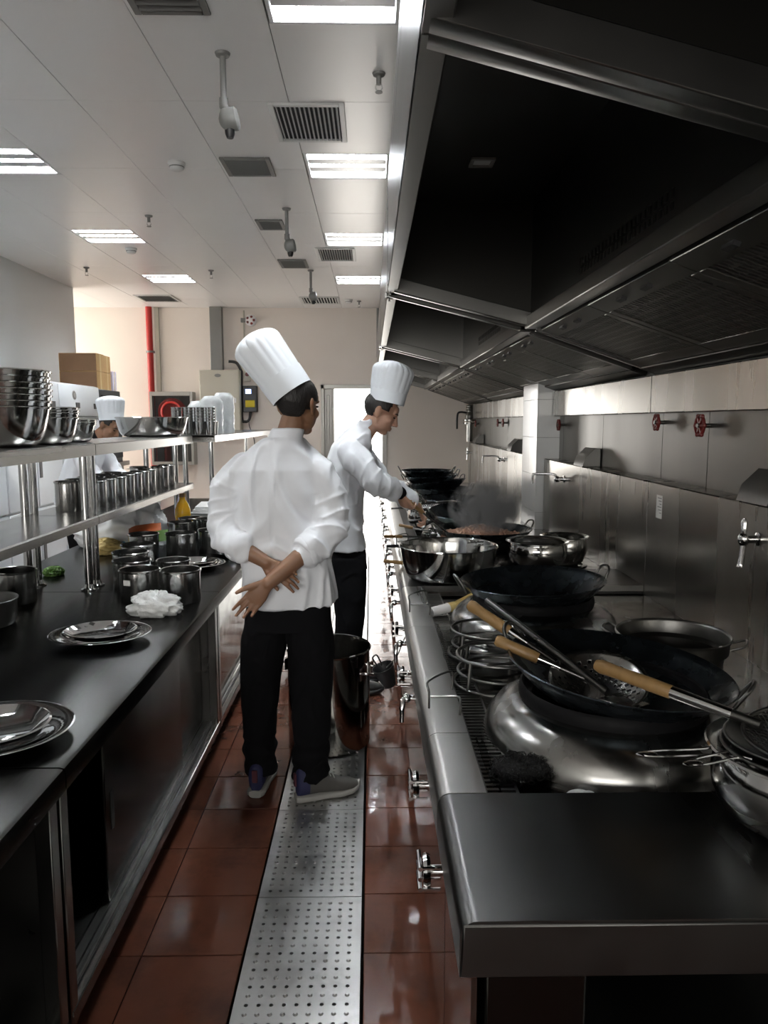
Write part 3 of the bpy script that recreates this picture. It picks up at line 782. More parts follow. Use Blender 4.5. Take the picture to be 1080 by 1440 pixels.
ld = handled_tool('ladle', 'long steel ladle with short wooden handle end, upper of two beside each other', 'ladle', (.298,2.20,1.065), (.60,1.97,.895), .155, .0175, .0085)
MB().lathe(rimmed(bowl_profile(.02,.055,.04), .002) + [(.052,.041),(.03,.01),(0,.004)], 28).build('scoop', M['spun'], ld, (.03,-.03,-.035), (.1,.3,0))
st = handled_tool('perforated_strainer', 'steel strainer with punched holes lying in the nearest wok', 'strainer', (.352,2.03,1.005), (.60,1.93,.915), .13, .0165, .008)
# punched bowl: rings of quads with real holes
pm = MB(); R0 = .132; rows, cs = 10, 44
def sp(i, j):
    t = i/rows; a = 2*PI*j/cs; r_ = R0*(t**.8); return Vector((r_*math.cos(a), r_*math.sin(a), .055*(t**1.9)))
for i in range(1, rows):
    for j in range(cs):
        A, B, C_, D_ = sp(i,j), sp(i,j+1), sp(i+1,j+1), sp(i+1,j); c = (A+B+C_+D_)/4
        if i in (3,5,7) and j % 2 == 0 or i in (4,6) and j % 2 == 1:
            k = .62; q = [c+(p-c)*k for p in (A,B,C_,D_)]
            pm.add([A,B,C_,D_]+q, [(0,1,5,4),(1,2,6,5),(2,3,7,6),(3,0,4,7)])
        else: pm.add([A,B,C_,D_], [(0,1,2,3)])
ctr = sp(1,0).z
pm.add([sp(1,j) for j in range(cs)], [tuple(range(cs))])
po = pm.build('punched_bowl', M['spun'], st, (.015,-.005,-.035), (math.radians(18), math.radians(-6), 0), smooth=60, dbl=True)
sd = po.modifiers.new('solid', 'SOLIDIFY'); sd.thickness = .0025
sp_ = handled_tool('steel_spatula', 'slim all-steel spatula leaning on the rim of the nearest wok', 'spatula', (.372,2.245,1.055), (.625,1.88,.905), 0, .01, .0105)
MB().box((-.045,-.10,-.012), (.045,.0,-.009)).build('blade', M['spun'], sp_, (0,0,0), (0,.1,.7), bevel=.001)
# spider skimmer: wooden handle across the wok, mesh bowl over the belly pot
sk = handled_tool('spider_skimmer', 'wire mesh skimmer with long wooden handle lying over the nearest wok', 'skimmer', (.548,1.735,1.03), (.80,1.44,1.0), .20, .0165, .011, socket=.13)
mesh_c = Vector((.085,-.055,-.0))
ms = MB()
Rm = .135
for k in range(-13, 14):
    x = k*.0100; h = math.sqrt(max(0, Rm*Rm-x*x))
    zf = lambda x_, y_: -.045*(1-(x_*x_+y_*y_)/(Rm*Rm))
    n_ = 8
    ms.tube([(x, lerp(-h,h,j/n_), zf(x, lerp(-h,h,j/n_))) for j in range(n_+1)], .0011, 4)
    ms.tube([(lerp(-h,h,j/n_), x, zf(x, lerp(-h,h,j/n_))) for j in range(n_+1)], .0011, 4)
tag(ms.build('wire_mesh', M['steel_d'], sk, mesh_c, (.05,-.08,0), smooth=60), kind='stuff')
MB().tube(circle(Rm, 0, 40), .0045, 8, closed=True).build('mesh_rim', M['steel_d'], sk, mesh_c, (.05,-.08,0))
for q, (ex, ey) in enumerate(((.54,1.405), (.615,1.36))):
    lab = ('wire-handled steel skimmer on the belly pot, hook over the burner dome', 'wire-handled steel skimmer on the belly pot, hook over the bare counter')[q]
    t = thing('wire_skimmer', lab, 'skimmer', (.86, 1.40+q*.01, .968+q*.012))
    e = Vector((ex-.86, ey-1.40-q*.01, -.012-q*.012))
    dd = e.normalized(); nn = Vector((-dd.y, dd.x, 0))
    MB().tube(smoothpts([dd*.13+nn*.03, e*.6+nn*.014, e-dd*.03+nn*.013, e+nn*.0, e-dd*.03-nn*.013, e*.6-nn*.014, dd*.13-nn*.03], 5), .0032, 8).build('wire_handle', M['chrome'], t)
    MB().ell(e-dd*.012, (.022,.010,.004), Matrix.Rotation(math.atan2(dd.y,dd.x), 3, 'Z'), 14, 8).build('hook_end', M['chrome'], t)
    MB().tube(circle(.145-.01*q, .0, 40), .004, 8, closed=True).build('rim', M['steel_d'], t)
    MB().lathe([(0,-.035),(.05,-.03),(.10,-.016),(.143-.01*q,0),(.138-.01*q,0),(.10,-.013),(.05,-.027),(0,-.032)], 36).build('bowl', M['steel_d'], t)

# scrubber and bamboo brush
sm = MB()
for k in range(260):
    a = rnd.uniform(0, 2*PI); q = math.sqrt(rnd.random()); x_, y_ = .075*q*math.cos(a), .05*q*math.sin(a); z_ = rnd.uniform(0,1)*.045*math.sqrt(max(0,1-q*q))+.003
    sm.tube(circle(rnd.uniform(.006,.013), 0, 7), .0012, 3, closed=True)
    nv = 21
    Mx = T(x_, y_, z_) @ Euler((rnd.uniform(0,3), rnd.uniform(0,3), rnd.uniform(0,3))).to_matrix().to_4x4()
    for i in range(len(sm.v)-nv, len(sm.v)): sm.v[i] = Mx @ sm.v[i]
sm.ell((0,0,.016), (.07,.046,.024), None, 18, 10)
tag(sm.build('wire_scrubber', M['scrub'], None, (.36,1.70,.768), smooth=60), 'black curled wire scrubber on the deck beside the nearest burner dome', 'scrubber')
tag(MB().ell((0,0,.014), (.03,.016,.014), None, 16, 10).ell((.024,.004,.012), (.018,.013,.011), None, 12, 8).build('rag_wad', M['towel'], None, (.475,1.60,.751), smooth=60), 'small white rag wad beside the black scrubber', 'rag')
t = thing('bamboo_brush', 'bamboo wok brush with white bound grip by the second wok', 'brush', (.262,3.16,.787))
bd = Vector((.80,.42,.10)).normalized()
MB().tube([bd*0, bd*.09], .022, 16).build('grip', M['mop'], t)
MB().tube([bd*.09, bd*.125], [.0225,.021], 16).build('binding', M['bamboo'], t)
bm_ = MB(); Fr = frame_from(bd)
for k in range(60):
    a = k*2.399; q = math.sqrt((k+.5)/60)
    p = Fr @ Vector((.12, .018*q*math.cos(a), .018*q*math.sin(a))); e = Fr @ Vector((.26+rnd.uniform(-.01,.01), .045*q*math.cos(a), .040*q*math.sin(a)+.005))
    bm_.tube([p, e], .0015, 4)
tag(bm_.build('bristles', M['bamboo'], t), kind='stuff')
# ladle handles poking over the front edge
def loose_ladle(label, end, tip, wl, wm='wood', r=.011):
    t = handled_tool('ladle', label, 'ladle', end, tip, wl, r, .006, woodmat=wm)
    MB().lathe(rimmed(bowl_profile(.02,.05,.035), .002) + [(.047,.036),(.025,.01),(0,.004)], 24).build('scoop', M['spun'], t, (0,0,-.012))
loose_ladle('ladle with wooden handle jutting past the counter edge at the deep basin', (.07,4.14,.83), (.36,4.19,.79), .12)
loose_ladle('ladle with wooden handle jutting out before the steaming wok', (.085,4.85,.86), (.40,4.95,.84), .13)
t = thing('cleaver', 'dark cleaver lying across the range edge before the steaming wok', 'cleaver', (.30,4.70,.825))
MB().tube([(-.20,-.06,.004),(-.05,-.012,0)], .011, 10).build('handle', M['blackp'], t)
MB().box((-.05,-.04,-.002), (.15,.05,.002)).build('blade', M['steel_d'], t, None, (0,0,.25), bevel=.001)
loose_ladle('ladle resting in the mince pan beside the cook', (.20,5.25,.88), (.45,5.15,.84), .11)
# wide mesh skimmer over the far pot
t = thing('mesh_skimmer', 'wide mesh skimmer laid flat over the far steel pot', 'skimmer', (.52,5.93,.950), (0,math.radians(-8),0))
ms2 = MB()
for k in range(-10, 11):
    x = k*.015; h = math.sqrt(max(0,.165**2-x*x)); ms2.tube([(x,-h,0),(x,h,0)], .0025, 4); ms2.tube([(-h,x,0),(h,x,0)], .0025, 4)
tag(ms2.build('wire_mesh', M['polish'], t), kind='stuff')
MB().tube(circle(.165,0,36), .006, 8, closed=True).build('rim', M['polish'], t)
MB().tube([(-.16,0,0),(-.36,-.02,.02)], .007, 8).build('handle', M['steel'], t)

# hanging black scoop at the front of the range
t = thing('hanging_scoop', 'small black scoop hanging from a gas lever on the range front', 'scoop', (.07,3.42,.41))
MB().lathe([(.022,-.06),(.03,-.055),(.055,.05),(.052,.05),(.027,-.05),(.0,-.054)], 20).build('cup', M['blackp'], t, None, (.15,-.35,0))
MB().tube(smoothpts([(-.04,0,.045),(-.065,0,.085),(-.045,0,.10),(-.02,0,.05)],4), .004, 8).build('loop', M['blackp'], t)
MB().tube([(.0,0,.04),(.05,.0,.09),(.09,0,.19)], .003, 6).build('hook', M['steel_d'], t)

# ------------------------------------------------------------------ wall fittings over the range
def wheel(y, z, label, r=.040, tilt=0):
    t = thing('valve_wheel', label, 'valve', (XR-.055, y, z), (0,0,0))
    MB().tube(circle(r,0,24), .008, 8, closed=True).xf(rotM('Y',90)).build('rim', M['dred'], t)
    for k in range(6):
        a = k*PI/3
        MB().ell((0, r*1.08*math.cos(a), r*1.08*math.sin(a)), (.009,.011,.011), None, 8, 6).bar((0,0,0), (0, r*math.cos(a), r*math.sin(a)), .010, .010).build('spoke', M['dred'], t)
    MB().tube([(-.012,0,0),(.046,0,0)], .010, 10).build('stem', M['steel_d'], t)
wheel(3.25, 1.60, 'dark red valve wheel on the steel wall, seen nearly face on', .042)
wheel(3.75, 1.613, 'dark red valve wheel on the steel wall above the paper label', .034)
wheel(5.72, 1.59, 'dark red valve wheel on the wall right before the tiled pillar', .036)
wheel(8.50, 1.60, 'dark red valve wheel on the wall beyond the tiled pillar', .036)
wheel(8.15, 1.60, 'dark red valve wheel closest behind the tiled pillar', .036)
wheel(10.3, 1.585, 'dark red valve wheel at the far gas pipe', .036)
def faucet(y, z, label, style=0):
    t = thing('wall_faucet', label, 'faucet', (SX1, y, z))
    MB().lathe([(.024,0),(.024,.006),(.014,.010),(.014,.05)], 18, rotM('Y',-90)).build('flange', M['chrome'], t)
    if style == 0:
        MB().ell((-.055,0,0), (.020,.020,.026), None, 16, 10).build('valve_body', M['chrome'], t)
        MB().tube([(-.055,.0,.02),(-.055,0,.06),(-.055,0,.075)], [.010,.012,.006], 12).build('lever', M['chrome'], t)
        MB().tube(smoothpts([(-.055,0,-.02),(-.058,0,-.07),(-.062,.0,-.10)],4), [.011]*8+[.013], 12).build('spout', M['chrome'], t)
    else:
        MB().ell((-.05,0,0), (.022,.022,.022), None, 16, 10).build('valve_body', M['chrome'], t)
        MB().tube(smoothpts([(-.05,0,.01),(-.08,.0,.035),(-.20,.04,.035),(-.215,.045,.02),(-.217,.045,-.035)],5), .008, 10).build('spout', M['chrome'], t)
        MB().tube([(-.05,-.02,0),(-.05,-.06,.0)], .007, 8).build('lever', M['chrome'], t)
faucet(2.56, 1.205, 'chrome wall tap on the splash behind the nearest wok')
faucet(5.22, 1.21, 'chrome swing faucet on the splash before the tiled pillar', 1)
faucet(7.6, 1.225, 'chrome swing faucet on the splash past the tiled pillar', 1)
faucet(10.1, 1.19, 'chrome wall tap at the far end of the splash')
t = thing('paper_label', 'white paper label stuck on the splash panel', 'label', (SX1-.001, 3.47, 1.215))
MB().box((-.001,-.035,-.055), (0,.035,.055)).build('sheet', M['paper'], t)
li = MB()
for k in range(6): li.box((-.0016,-.028,.04-k*.014), (-.001,.018-(k*7 % 3)*.012,.0435-k*.014))
tag(li.build('print_lines', M['ink'], t), kind='stuff')
tag(MB().box((-.001,-.03,-.035), (0,.03,.035)).build('worn_sticker', M['alu'], None, (SX1-.001, 3.83, 1.275)), 'half peeled grey sticker on the narrow splash strip', 'sticker')
tag(MB().box((-.001,-.03,-.05), (0,.03,.05)).build('splash_sticker', M['paper'], None, (SX1-.001, 5.70, 1.25)), 'pale paper sticker on the splash by the tiled pillar', 'sticker')
# gas riser at the far end
t = thing('gas_riser', 'flanged steel gas riser with lever at the far end of the ledge', 'pipe', (1.40, 10.6, 1.326))
MB().lathe([(.045,0),(.045,.25)], 18).build('pipe', M['steel'], t)
MB().lathe([(.09,.25),(.09,.275),(.05,.276)], 20).lathe([(.05,.29),(.09,.291),(.09,.315),(.0,.315)], 20).build('flange', M['steel'], t)
MB().lathe([(.05,.315),(.06,.36),(.045,.41),(.03,.42),(.03,.52)], 16).build('valve', M['steel_d'], t)
MB().tube(smoothpts([(0,0,.40),(-.12,0,.42),(-.17,0,.38),(-.175,0,.18)],5), .014, 8).build('lever', M['blackp'], t)
for z in (.45,.48,.51): MB().lathe([(.045,z-.008),(.052,z),(.045,z+.008)], 14).build('collar', M['steel_d'], t)

# ------------------------------------------------------------------ vessels on the shelves and prep tables
def bowl_stack(x, y, z, n, r0, r1, h, step, group, lab):
    """nested mixing bowls; the lowest shows its whole side, the others their rims"""
    p = bowl_profile(r0, r1, h, 8, .5); out = rimmed(p, .006); inn = [(max(0,a-.003) if a > 0 else 0, b+.003) for a, b in p]
    me = MB().lathe(out + inn[::-1], 44).mesh('mixing_bowl', smooth=40)
    for k in range(n):
        o = link('mixing_bowl', me, M['polish'], None, (x+random.uniform(-.003,.003), y+random.uniform(-.003,.003), z+k*step))
        tag(o, lab[0] if k == 0 else lab[1], 'bowl', group if k else group)
bowl_stack(-1.50, 3.06, 1.513, 7, .10, .185, .155, .024, 'big nested bowls', ('lowest big steel mixing bowl of the tallest nested stack', 'steel mixing bowl nested in the tallest bowl stack'))
bowl_stack(-1.505, 3.44, 1.513, 5, .09, .150, .115, .011, 'middle nested bowls', ('lowest steel bowl of the middle nested stack on the shelf', 'steel bowl nested in the middle stack on the shelf'))
bowl_stack(-1.545, 3.86, 1.513, 3, .07, .115, .085, .010, 'small nested bowls', ('lowest steel bowl of the smallest nested stack', 'steel bowl nested in the smallest stack'))
steel_bowl('wide_basin', 'single wide shallow steel basin alone on the upper shelf', 'basin', (-1.535, 5.25, 1.513), .17, .243, .125, k=.45)

def can_mesh(r, h):
    out = [(0,0),(r*.97,0),(r,.004),(r,h-.012),(r+.004,h-.010),(r+.005,h-.004),(r+.002,h),(r-.003,h-.002)]
    inn = [(r-.003,h-.01),(r-.003,.006),(0,.004)]
    return MB().lathe(out+inn, 32).mesh('steel_canister', smooth=40)
cm_s = can_mesh(.056, .155)
row = [(-1.43,3.84),(-1.56,3.80),(-1.43,3.98),(-1.56,3.94),(-1.42,4.12),(-1.56,4.10),(-1.43,4.30),(-1.43,4.44),(-1.56,4.30),(-1.43,4.58),(-1.56,4.46),(-1.44,4.76),(-1.44,5.06),(-1.57,5.02),(-1.44,5.22)]
for x, y in row:
    tag(link('steel_canister', cm_s, M['satin'], None, (x, y, 1.161)), 'tall steel canister in the row on the lower shelf', 'canister', 'canisters on the lower shelf')
cm_b = can_mesh(.088, .150); cm_m = can_mesh(.078, .145)
big = [(-1.062,3.345,'empty steel canister with small sticker, front left of the table group', cm_b),
       (-.872,3.335,'empty steel canister just behind the crumpled towel', cm_b),
       (-.975,3.60,'steel canister behind the front pair, beside the small folded rag', cm_m),
       (-1.17,3.575,'steel canister second in the left row of the table group', cm_b),
       (-1.25,3.80,'steel canister third in the left row of the table group', cm_b),
       (-1.285,4.04,'steel canister in the middle of the table group', cm_b),
       (-1.37,4.42,'steel canister standing right before the white food bag', cm_b),
       (-1.155,4.45,'steel canister below the green packet', cm_b),
       (-1.01,4.62,'tall steel canister nearest the blue carton side', cm_m),
       (-1.13,5.11,'steel canister behind, left of the blue carton', cm_b),
       (-1.28,5.20,'steel canister behind, before the oil bottle', cm_m),
       (-1.10,5.30,'steel canister at the far table edge, before the oil bottle', cm_m),
       (-1.29,4.98,'steel canister between food bag and oil bottle', cm_m)]
for x, y, lab, me in big:
    tag(link('steel_canister', me, M['satin'], None, (x, y, .801)), lab, 'canister', 'canisters on the prep table')
tag(MB().box((-.018,0,-.012), (.018,.0008,.012)).build('canister_sticker', M['paper'], None, (-1.094,3.345-.0838,.90), (0,0,-.39)), 'tiny white sticker on the front left canister', 'sticker')
# the lone canisters at the far side of the table
tag(link('steel_canister', cm_b, M['steel_d'], None, (-1.62, 3.33, .801)), 'dull canister on the table under the lower shelf', 'canister', 'canisters on the prep table')

# platters
def platter(x, y, z, rx, ry, label, inner=.72, rotz=0, n=2):
    t = thing('oval_platter', label, 'platter', (x,y,z), (0,0,rotz))
    S = Matrix.Diagonal((1, ry/rx, 1, 1))
    p = [(0,.003),(rx*.55,.003),(rx*.66,.012),(rx*.74,.020),(rx*.97,.030),(rx,.0325),(rx*.97,.034),(rx*.74,.024),(rx*.64,.015),(rx*.53,.007),(0,.007)]
    MB().lathe(p, 56, S).build('plate', M['chrome'], t, smooth=50)
    r2 = rx*inner
    q = [(0,.018),(r2*.7,.018),(r2*.82,.026),(r2*.95,.040),(r2,.043),(r2*.96,.045),(r2*.82,.031),(r2*.68,.022),(0,.022)]
    MB().lathe(q, 56, S).build('inner_tray', M['chrome'], t, smooth=50)
    return t
platter(-1.018, 2.72, .801, .185, .165, 'polished oval platter with inner tray, before the crumpled towel')
platter(-.985, 1.845, .801, .205, .19, 'polished round platter at the joint of the near tables')
platter(-.995, 4.10, .801, .175, .16, 'polished platter among the canisters, holding a folded rag')
steel_bowl('shallow_pan', 'shallow steel pan at the table edge beside the chef elbow', 'pan', (-.86, 4.47, .801), .055, .105, .05, k=.7)
# crumpled towels
def crumple(name, label, loc, r, seed, amp=.35, mat='towel', cat='towel', sc=3.2):
    m = MB().ell((0,0,0), (1,1,1), None, 64, 40); out = []
    for v in m.v:
        n1 = noise.noise(v*sc + Vector((seed,0,0))); n2 = noise.noise(v*sc*2.3 + Vector((0,seed,0)))
        rg = 1 - math.sqrt(n1*n1+.004)*1.7; rg2 = 1 - math.sqrt(n2*n2+.006)*1.6
        k = 1 + amp*(rg-.6) + amp*.45*(rg2-.6)
        w = Vector((v.x*k*r[0], v.y*k*r[1], v.z*k*r[2]))
        w.z = max(w.z, -r[2]*.55)
        out.append(w + Vector((0,0,r[2]*.55)))
    m.v = out
    return tag(m.build(name, M[mat], None, loc, smooth=70), label, cat)
crumple('crumpled_towel', 'crumpled white towel on the steel prep table', (-.925, 3.10, .801), (.11,.08,.062), 3.1, .34, sc=2.1)
crumple('folded_rag', 'small white rag lying on the far platter', (-1.075, 3.93, .824), (.065,.05,.03), 9.7, .3, cat='rag')
# food bag with packet and greens
bagm = MB().ell((0,0,0), (1,1,1), None, 72, 44); bo = []
for v in bagm.v:
    k = 1 + .22*(1-abs(noise.noise(v*2.4+Vector((5,1,2))))*2) + .08*noise.noise(v*7)
    w = Vector((v.x*.25*k, v.y*.18*k, v.z*.19*k*(1+.35*v.x)))
    w.z = max(w.z, -.08); bo.append(w+Vector((0,0,.08)))
bagm.v = bo
bmat = pmat('printed_white_bag', (.62,.63,.63), .35, 0, .06, 5, bump=.2, bscale=25)
nt = bmat.node_tree; N = nt.nodes; L = nt.links; b = N['Principled BSDF']
tc = N.new('ShaderNodeTexCoord'); ns = N.new('ShaderNodeTexVoronoi'); ns.inputs['Scale'].default_value = 6.5
rp = N.new('ShaderNodeValToRGB'); rp.color_ramp.interpolation = 'CONSTANT'
e = rp.color_ramp.elements; e[0].color = (.08,.30,.55,1); e[1].position = .2; e[1].color = (.62,.63,.63,1)
L.new(tc.outputs['Object'], ns.inputs['Vector']); L.new(ns.outputs['Distance'], rp.inputs[0]); L.new(rp.outputs[0], b.inputs['Base Color'])
tag(bagm.build('food_bag', bmat, None, (-1.66, 4.90, .801), (0,0,.12), smooth=60), 'slumped white plastic bag with blue print behind the canisters', 'bag')
t = thing('snack_packet', 'brown and green foil packet lying on the white food bag', 'packet', (-1.43,4.69,.90), (.5,-.10,.25))
def pillow(w, l, h, name, mat, par, loc):
    m = MB(); n = 10; vs = []; fs = []
    for side in (1, -1):
        o = len(vs)
        for i in range(n+1):
            for j in range(n+1):
                u, v = i/n*2-1, j/n*2-1
                vs.append((u*w, v*l, side*h*(1-u**4)*(1-v**4)*(1+.25*noise.noise(Vector((u*2,v*2,side)))))) 
        for i in range(n):
            for j in range(n):
                a = o+i*(n+1)+j; fs.append((a,a+1,a+n+2,a+n+1) if side < 0 else (a,a+n+1,a+n+2,a+1))
    return m.add(vs, fs).build(name, M[mat], par, loc, smooth=60, dbl=True)
pillow(.10, .05, .018, 'packet_top', 'snack', t, (-.01,.045,.012)); pillow(.11, .06, .02, 'packet_base', 'green', t, (.02,-.03,0))
crumple('vegetable_wrap', 'pale yellow vegetables wrapped in film at the bag end', (-1.66,4.58,.801), (.10,.09,.06), 2.2, .25, 'bamboo', 'vegetables')
crumple('leafy_greens', 'bit of leafy greens at the table edge under the shelf', (-1.70,3.92,.801), (.05,.05,.03), 6.2, .4, 'green', 'vegetables')
# oil bottle and carton
t = thing('oil_bottle', 'plastic bottle of yellow cooking oil with brown cap', 'bottle', (-1.37,5.36,.801+.155*0))
MB().lathe([(0,0),(.052,0),(.058,.008),(.058,.10),(.054,.115),(.058,.13),(.056,.18),(.040,.225),(.022,.25),(.020,.275),(0,.275)], 28).build('bottle_body', M['oil'], t, smooth=50)
MB().lathe([(0,.275),(.024,.272),(.024,.30),(0,.302)], 20).build('cap', M['oil_cap'], t)
MB().lathe([(.0595,.02),(.0595,.098)], 28).build('label_wrap', M['oil_lab'], t)
t = thing('blue_carton', 'tall white carton with blue printed face beside the chef', 'carton', (-1.035,4.95,.801), (0,0,.12))
MB().box((-.045,-.03,0), (.045,.03,.27)).build('box', M['paper'], t, bevel=.003)
MB().box((-.038,-.0306,.02), (.038,-.030,.225)).build('printed_face', M['blue'], t)
for z0, z1, w in ((.15,.19,.022), (.06,.10,.026), (.115,.125,.03)):
    MB().box((-w,-.0312,z0), (w*.6,-.0306,z1)).build('print_patch', M['alu'], t)
# stack of trays at the far side
tag(MB().lathe(rimmed([(0,0),(.12,0),(.13,.02),(.135,.10)],.004)+[(.13,.10),(.125,.02),(0,.006)], 36).build('steel_tub', M['steel_d'], None, (-1.58,2.95,.801)), 'low steel tub on the table under the lower shelf', 'tub')

# far shelf: cups and wrapped dishes
cu = MB().lathe(rimmed([(0,0),(.032,0),(.040,.10)],.003)+[(.037,.10),(.03,.004),(0,.004)], 20).mesh('steel_cup', smooth=40)
for ix in range(4):
    for kz in range(6):
        tag(link('steel_cup', cu, M['polish'], None, (-1.275-ix*.09, 5.95, 1.513+.022*kz+.045*0)), 'steel cup in the nested stacks at the end of the far shelf', 'cup', 'nested steel cups')
    tag(link('steel_cup', cu, M['polish'], None, (-1.275-ix*.09, 6.04, 1.513)), 'steel cup in the nested stacks at the end of the far shelf', 'cup', 'nested steel cups')
def film_stack(x, y, n, r, lab):
    t = thing('wrapped_dish_stack', lab, 'dishes', (x,y,1.513))
    for k in range(n):
        MB().lathe([(0,0),(r*.6,0),(r,.035),(r*1.02,.04),(r*.97,.042),(r*.55,.008),(0,.008)], 24).build('dish', M['polish'], t, (0,0,k*.038))
    m = MB().lathe([(0,-.0),(r*1.02,0)] + [(r*(1.05+.05*(k % 2)), .02+k*.019) for k in range(2*n)] + [(r*.7,.045+.038*n),(0,.05+.038*n)], 28, rf=lambda rr, z, a: rr*(1+.04*math.sin(5*a+z*60)))
    m.build('film_wrap', M['plasticw'], t, smooth=60)
film_stack(-1.33, 6.25, 7, .085, 'film-wrapped stack of dishes behind the steel cups'); film_stack(-1.29, 6.55, 8, .085, 'taller film-wrapped stack of dishes on the far shelf'); film_stack(-1.47, 6.40, 6, .085, 'film-wrapped stack of dishes at the rear of the far shelf')
# clear domes behind the canister row
t = thing('clear_cake_dome', 'clear plastic dome tray behind the canister row', 'tray', (-1.90,6.0,.801))
MB().box((-.16,-.12,0), (.16,.12,.26)).build('stacked_trays', M['glassd'], t, bevel=.02, seg=3)
MB().lathe([(.16,.26),(.07,.37),(.04,.385),(.035,.43),(.09,.44),(0,.445)], 4, rotM('Z',45)).build('pyramid_lid', M['glassd'], t, smooth=20)
for k in range(5):
    tag(MB().box((-.17,-.22,0), (.17,.22,.012)).build('foam_tray', M['mop'], None, (-1.42+.012*(k % 2), 6.75+.01*k, .801+k*.0125), (0,0,.05*k-.1), bevel=.003), 'flat white tray in the pile on the farthest prep table', 'tray', 'white trays on the farthest table')
crumple('plastic_sack', 'white plastic sack on the farthest prep table behind the chef', (-1.05,6.6,.801), (.16,.14,.13), 4.4, .25, 'mop', 'sack')

# ------------------------------------------------------------------ freezers, cabinet and cartons along the left wall
def freezer(y0, y1, label):
    t = thing('upright_freezer', label, 'freezer', (-2.90, y0, 0)); L = y1-y0
    MB().box((-.74,0,.09), (-.03,L,1.96)).build('body', M['fridge'], t, bevel=.006)
    MB().prism([(-.03,1.66),(.0,1.67),(-.012,1.97),(-.06,1.985),(-.06,1.66)], .004, L-.004, 'y').build('control_fascia', M['fridge'], t, bevel=.004)
    MB().box((-.028,.03,1.635), (.002,L-.03,1.655)).build('vent_strip', M['vent_g'], t)
    for k in range(2):
        a, b = .006 + k*L/2, L/2 - .006 + k*L/2
        for z0, z1 in ((.12,.86),(.875,1.63)):
            d = MB().box((-.03,a,z0), (.0,b,z1)).build('door', M['fridge'], t, bevel=.006)
            hy = b-.09 if k == 0 else a+.03
            MB().box((.0,hy,z0+.25), (.006,hy+.05,z0+.52)).build('handle', M['blackp'], d, bevel=.002)
    MB().lathe([(0,0),(.045,0),(.045,.004),(0,.005)], 20, T(-.008,.35,1.87) @ rotM('Y',85)).build('round_badge', M['alu'], t)
    MB().lathe([(.028,0.0),(.036,0),(.036,.006),(.028,.006)], 20, T(-.007,.35,1.87) @ rotM('Y',85)).build('badge_ring', M['grey_p'], t)
    for dy in (.36, .82): MB().box((-.006,dy*L,1.745), (.003,dy*L+.09,1.80)).build('display', M['blackp'], t)
    MB().box((-.004,.18*L,1.715), (.002,.45*L,1.725)).build('badge_text_bar', M['alu'], t)
    for yy in (.08, L-.08):
        for xx in (-.65,-.1): MB().lathe([(0,0),(.025,0),(.02,.09),(0,.09)], 12, T(xx,yy,0)).build('foot', M['steel_d'], t)
freezer(4.82, 5.93, 'white upright freezer farthest from the dark cabinet')
freezer(5.94, 7.02, 'white four-door upright freezer in the middle of the row')
freezer(7.03, 8.06, 'white four-door upright freezer next to the dark cabinet')
t = thing('dark_cabinet', 'tall black and steel warming cabinet beside the last freezer', 'cabinet', (-2.90,8.10,0))
MB().box((-.70,0,.10), (-.02,.66,1.96)).build('body', M['blackp'], t, bevel=.005)
MB().box((-.02,.04,1.20), (0,.62,1.90)).build('door', M['void'], t, bevel=.004); MB().box((-.02,.04,.16), (0,.62,1.10)).build('door', M['steel_d'], t, bevel=.004)
MB().box((-.03,.0,1.11), (.06,.66,1.16)).build('ledge', M['steel'], t, bevel=.004)
for yy in (.06,.60):
    for xx in (-.62,-.08): MB().lathe([(0,0),(.025,0),(.02,.10),(0,.10)], 12, T(xx,yy,0)).build('foot', M['steel_d'], t)
def carton(loc, s, label, mat='carton2', matn='carton'):
    t = thing('cardboard_carton', label, 'carton', loc)
    MB().box((-s[0],0,0), (0,s[1],s[2])).build('box', M[mat], t, bevel=.003)
    MB().box((-s[0]*.98,-.0015,.003), (-.003,0,s[2]-.003)).build('near_face', M[matn], t)  # darker on the first pair, where it paints the shaded side
    MB().box((-.0,s[1]*.42,.0), (.001,s[1]*.58,s[2])).build('tape', M['tape'], t)
carton((-2.945,8.12,1.961), (.40,.23,.19), 'tan carton with shaded near face, lower one of the pair next to the freezer')
carton((-2.945,8.12,2.153), (.40,.23,.19), 'tan carton with shaded near face, upper one of the pair next to the freezer')
carton((-2.95,8.36,1.961), (.38,.20,.19), 'tan carton, lower one of the pair at the cabinet far end', 'carton2', 'carton2')
carton((-2.95,8.36,2.153), (.38,.20,.185), 'tan carton, upper one of the pair at the cabinet far end', 'carton2', 'carton2')
carton((-2.94,8.58,1.961), (.30,.14,.22), 'lilac-white carton at the end of the carton row', 'lilac', 'lilac')

# ------------------------------------------------------------------ fittings on the back wall
t = thing('red_fire_pipe', 'red fire main running down the back wall', 'pipe', (-3.20,10.98,0))
MB().lathe([(.045,0),(.045,3.25)], 18).build('pipe', M['red'], t)
for z in (.4,2.6): MB().lathe([(.055,z),(.055,z+.03)], 18).box((-.05,.03,z), (.05,.069,z+.03)).build('bracket', M['grey_p'], t)
tag(MB().box((-.03,-.05,0), (.03,.0,1.20)).build('wall_trunking', M['beige'], None, (-3.10,11.049,2.05), bevel=.004), 'narrow cream cable trunking right beside the red fire pipe', 'trunking')
t = thing('fire_hose_cabinet', 'glazed fire hose cabinet with red reel below the cream trunking', 'cabinet', (-2.89,11.049,.98))
MB().box((-.31,-.20,0), (-.27,0,1.06)).box((.27,-.20,0), (.31,0,1.06)).box((-.27,-.20,0), (.27,0,.05)).box((-.27,-.20,1.0), (.27,0,1.06)).build('case', M['alu'], t, bevel=.004)
MB().box((-.27,-.03,.05), (.27,-.005,1.0)).build('back_plate', M['grey_p'], t)
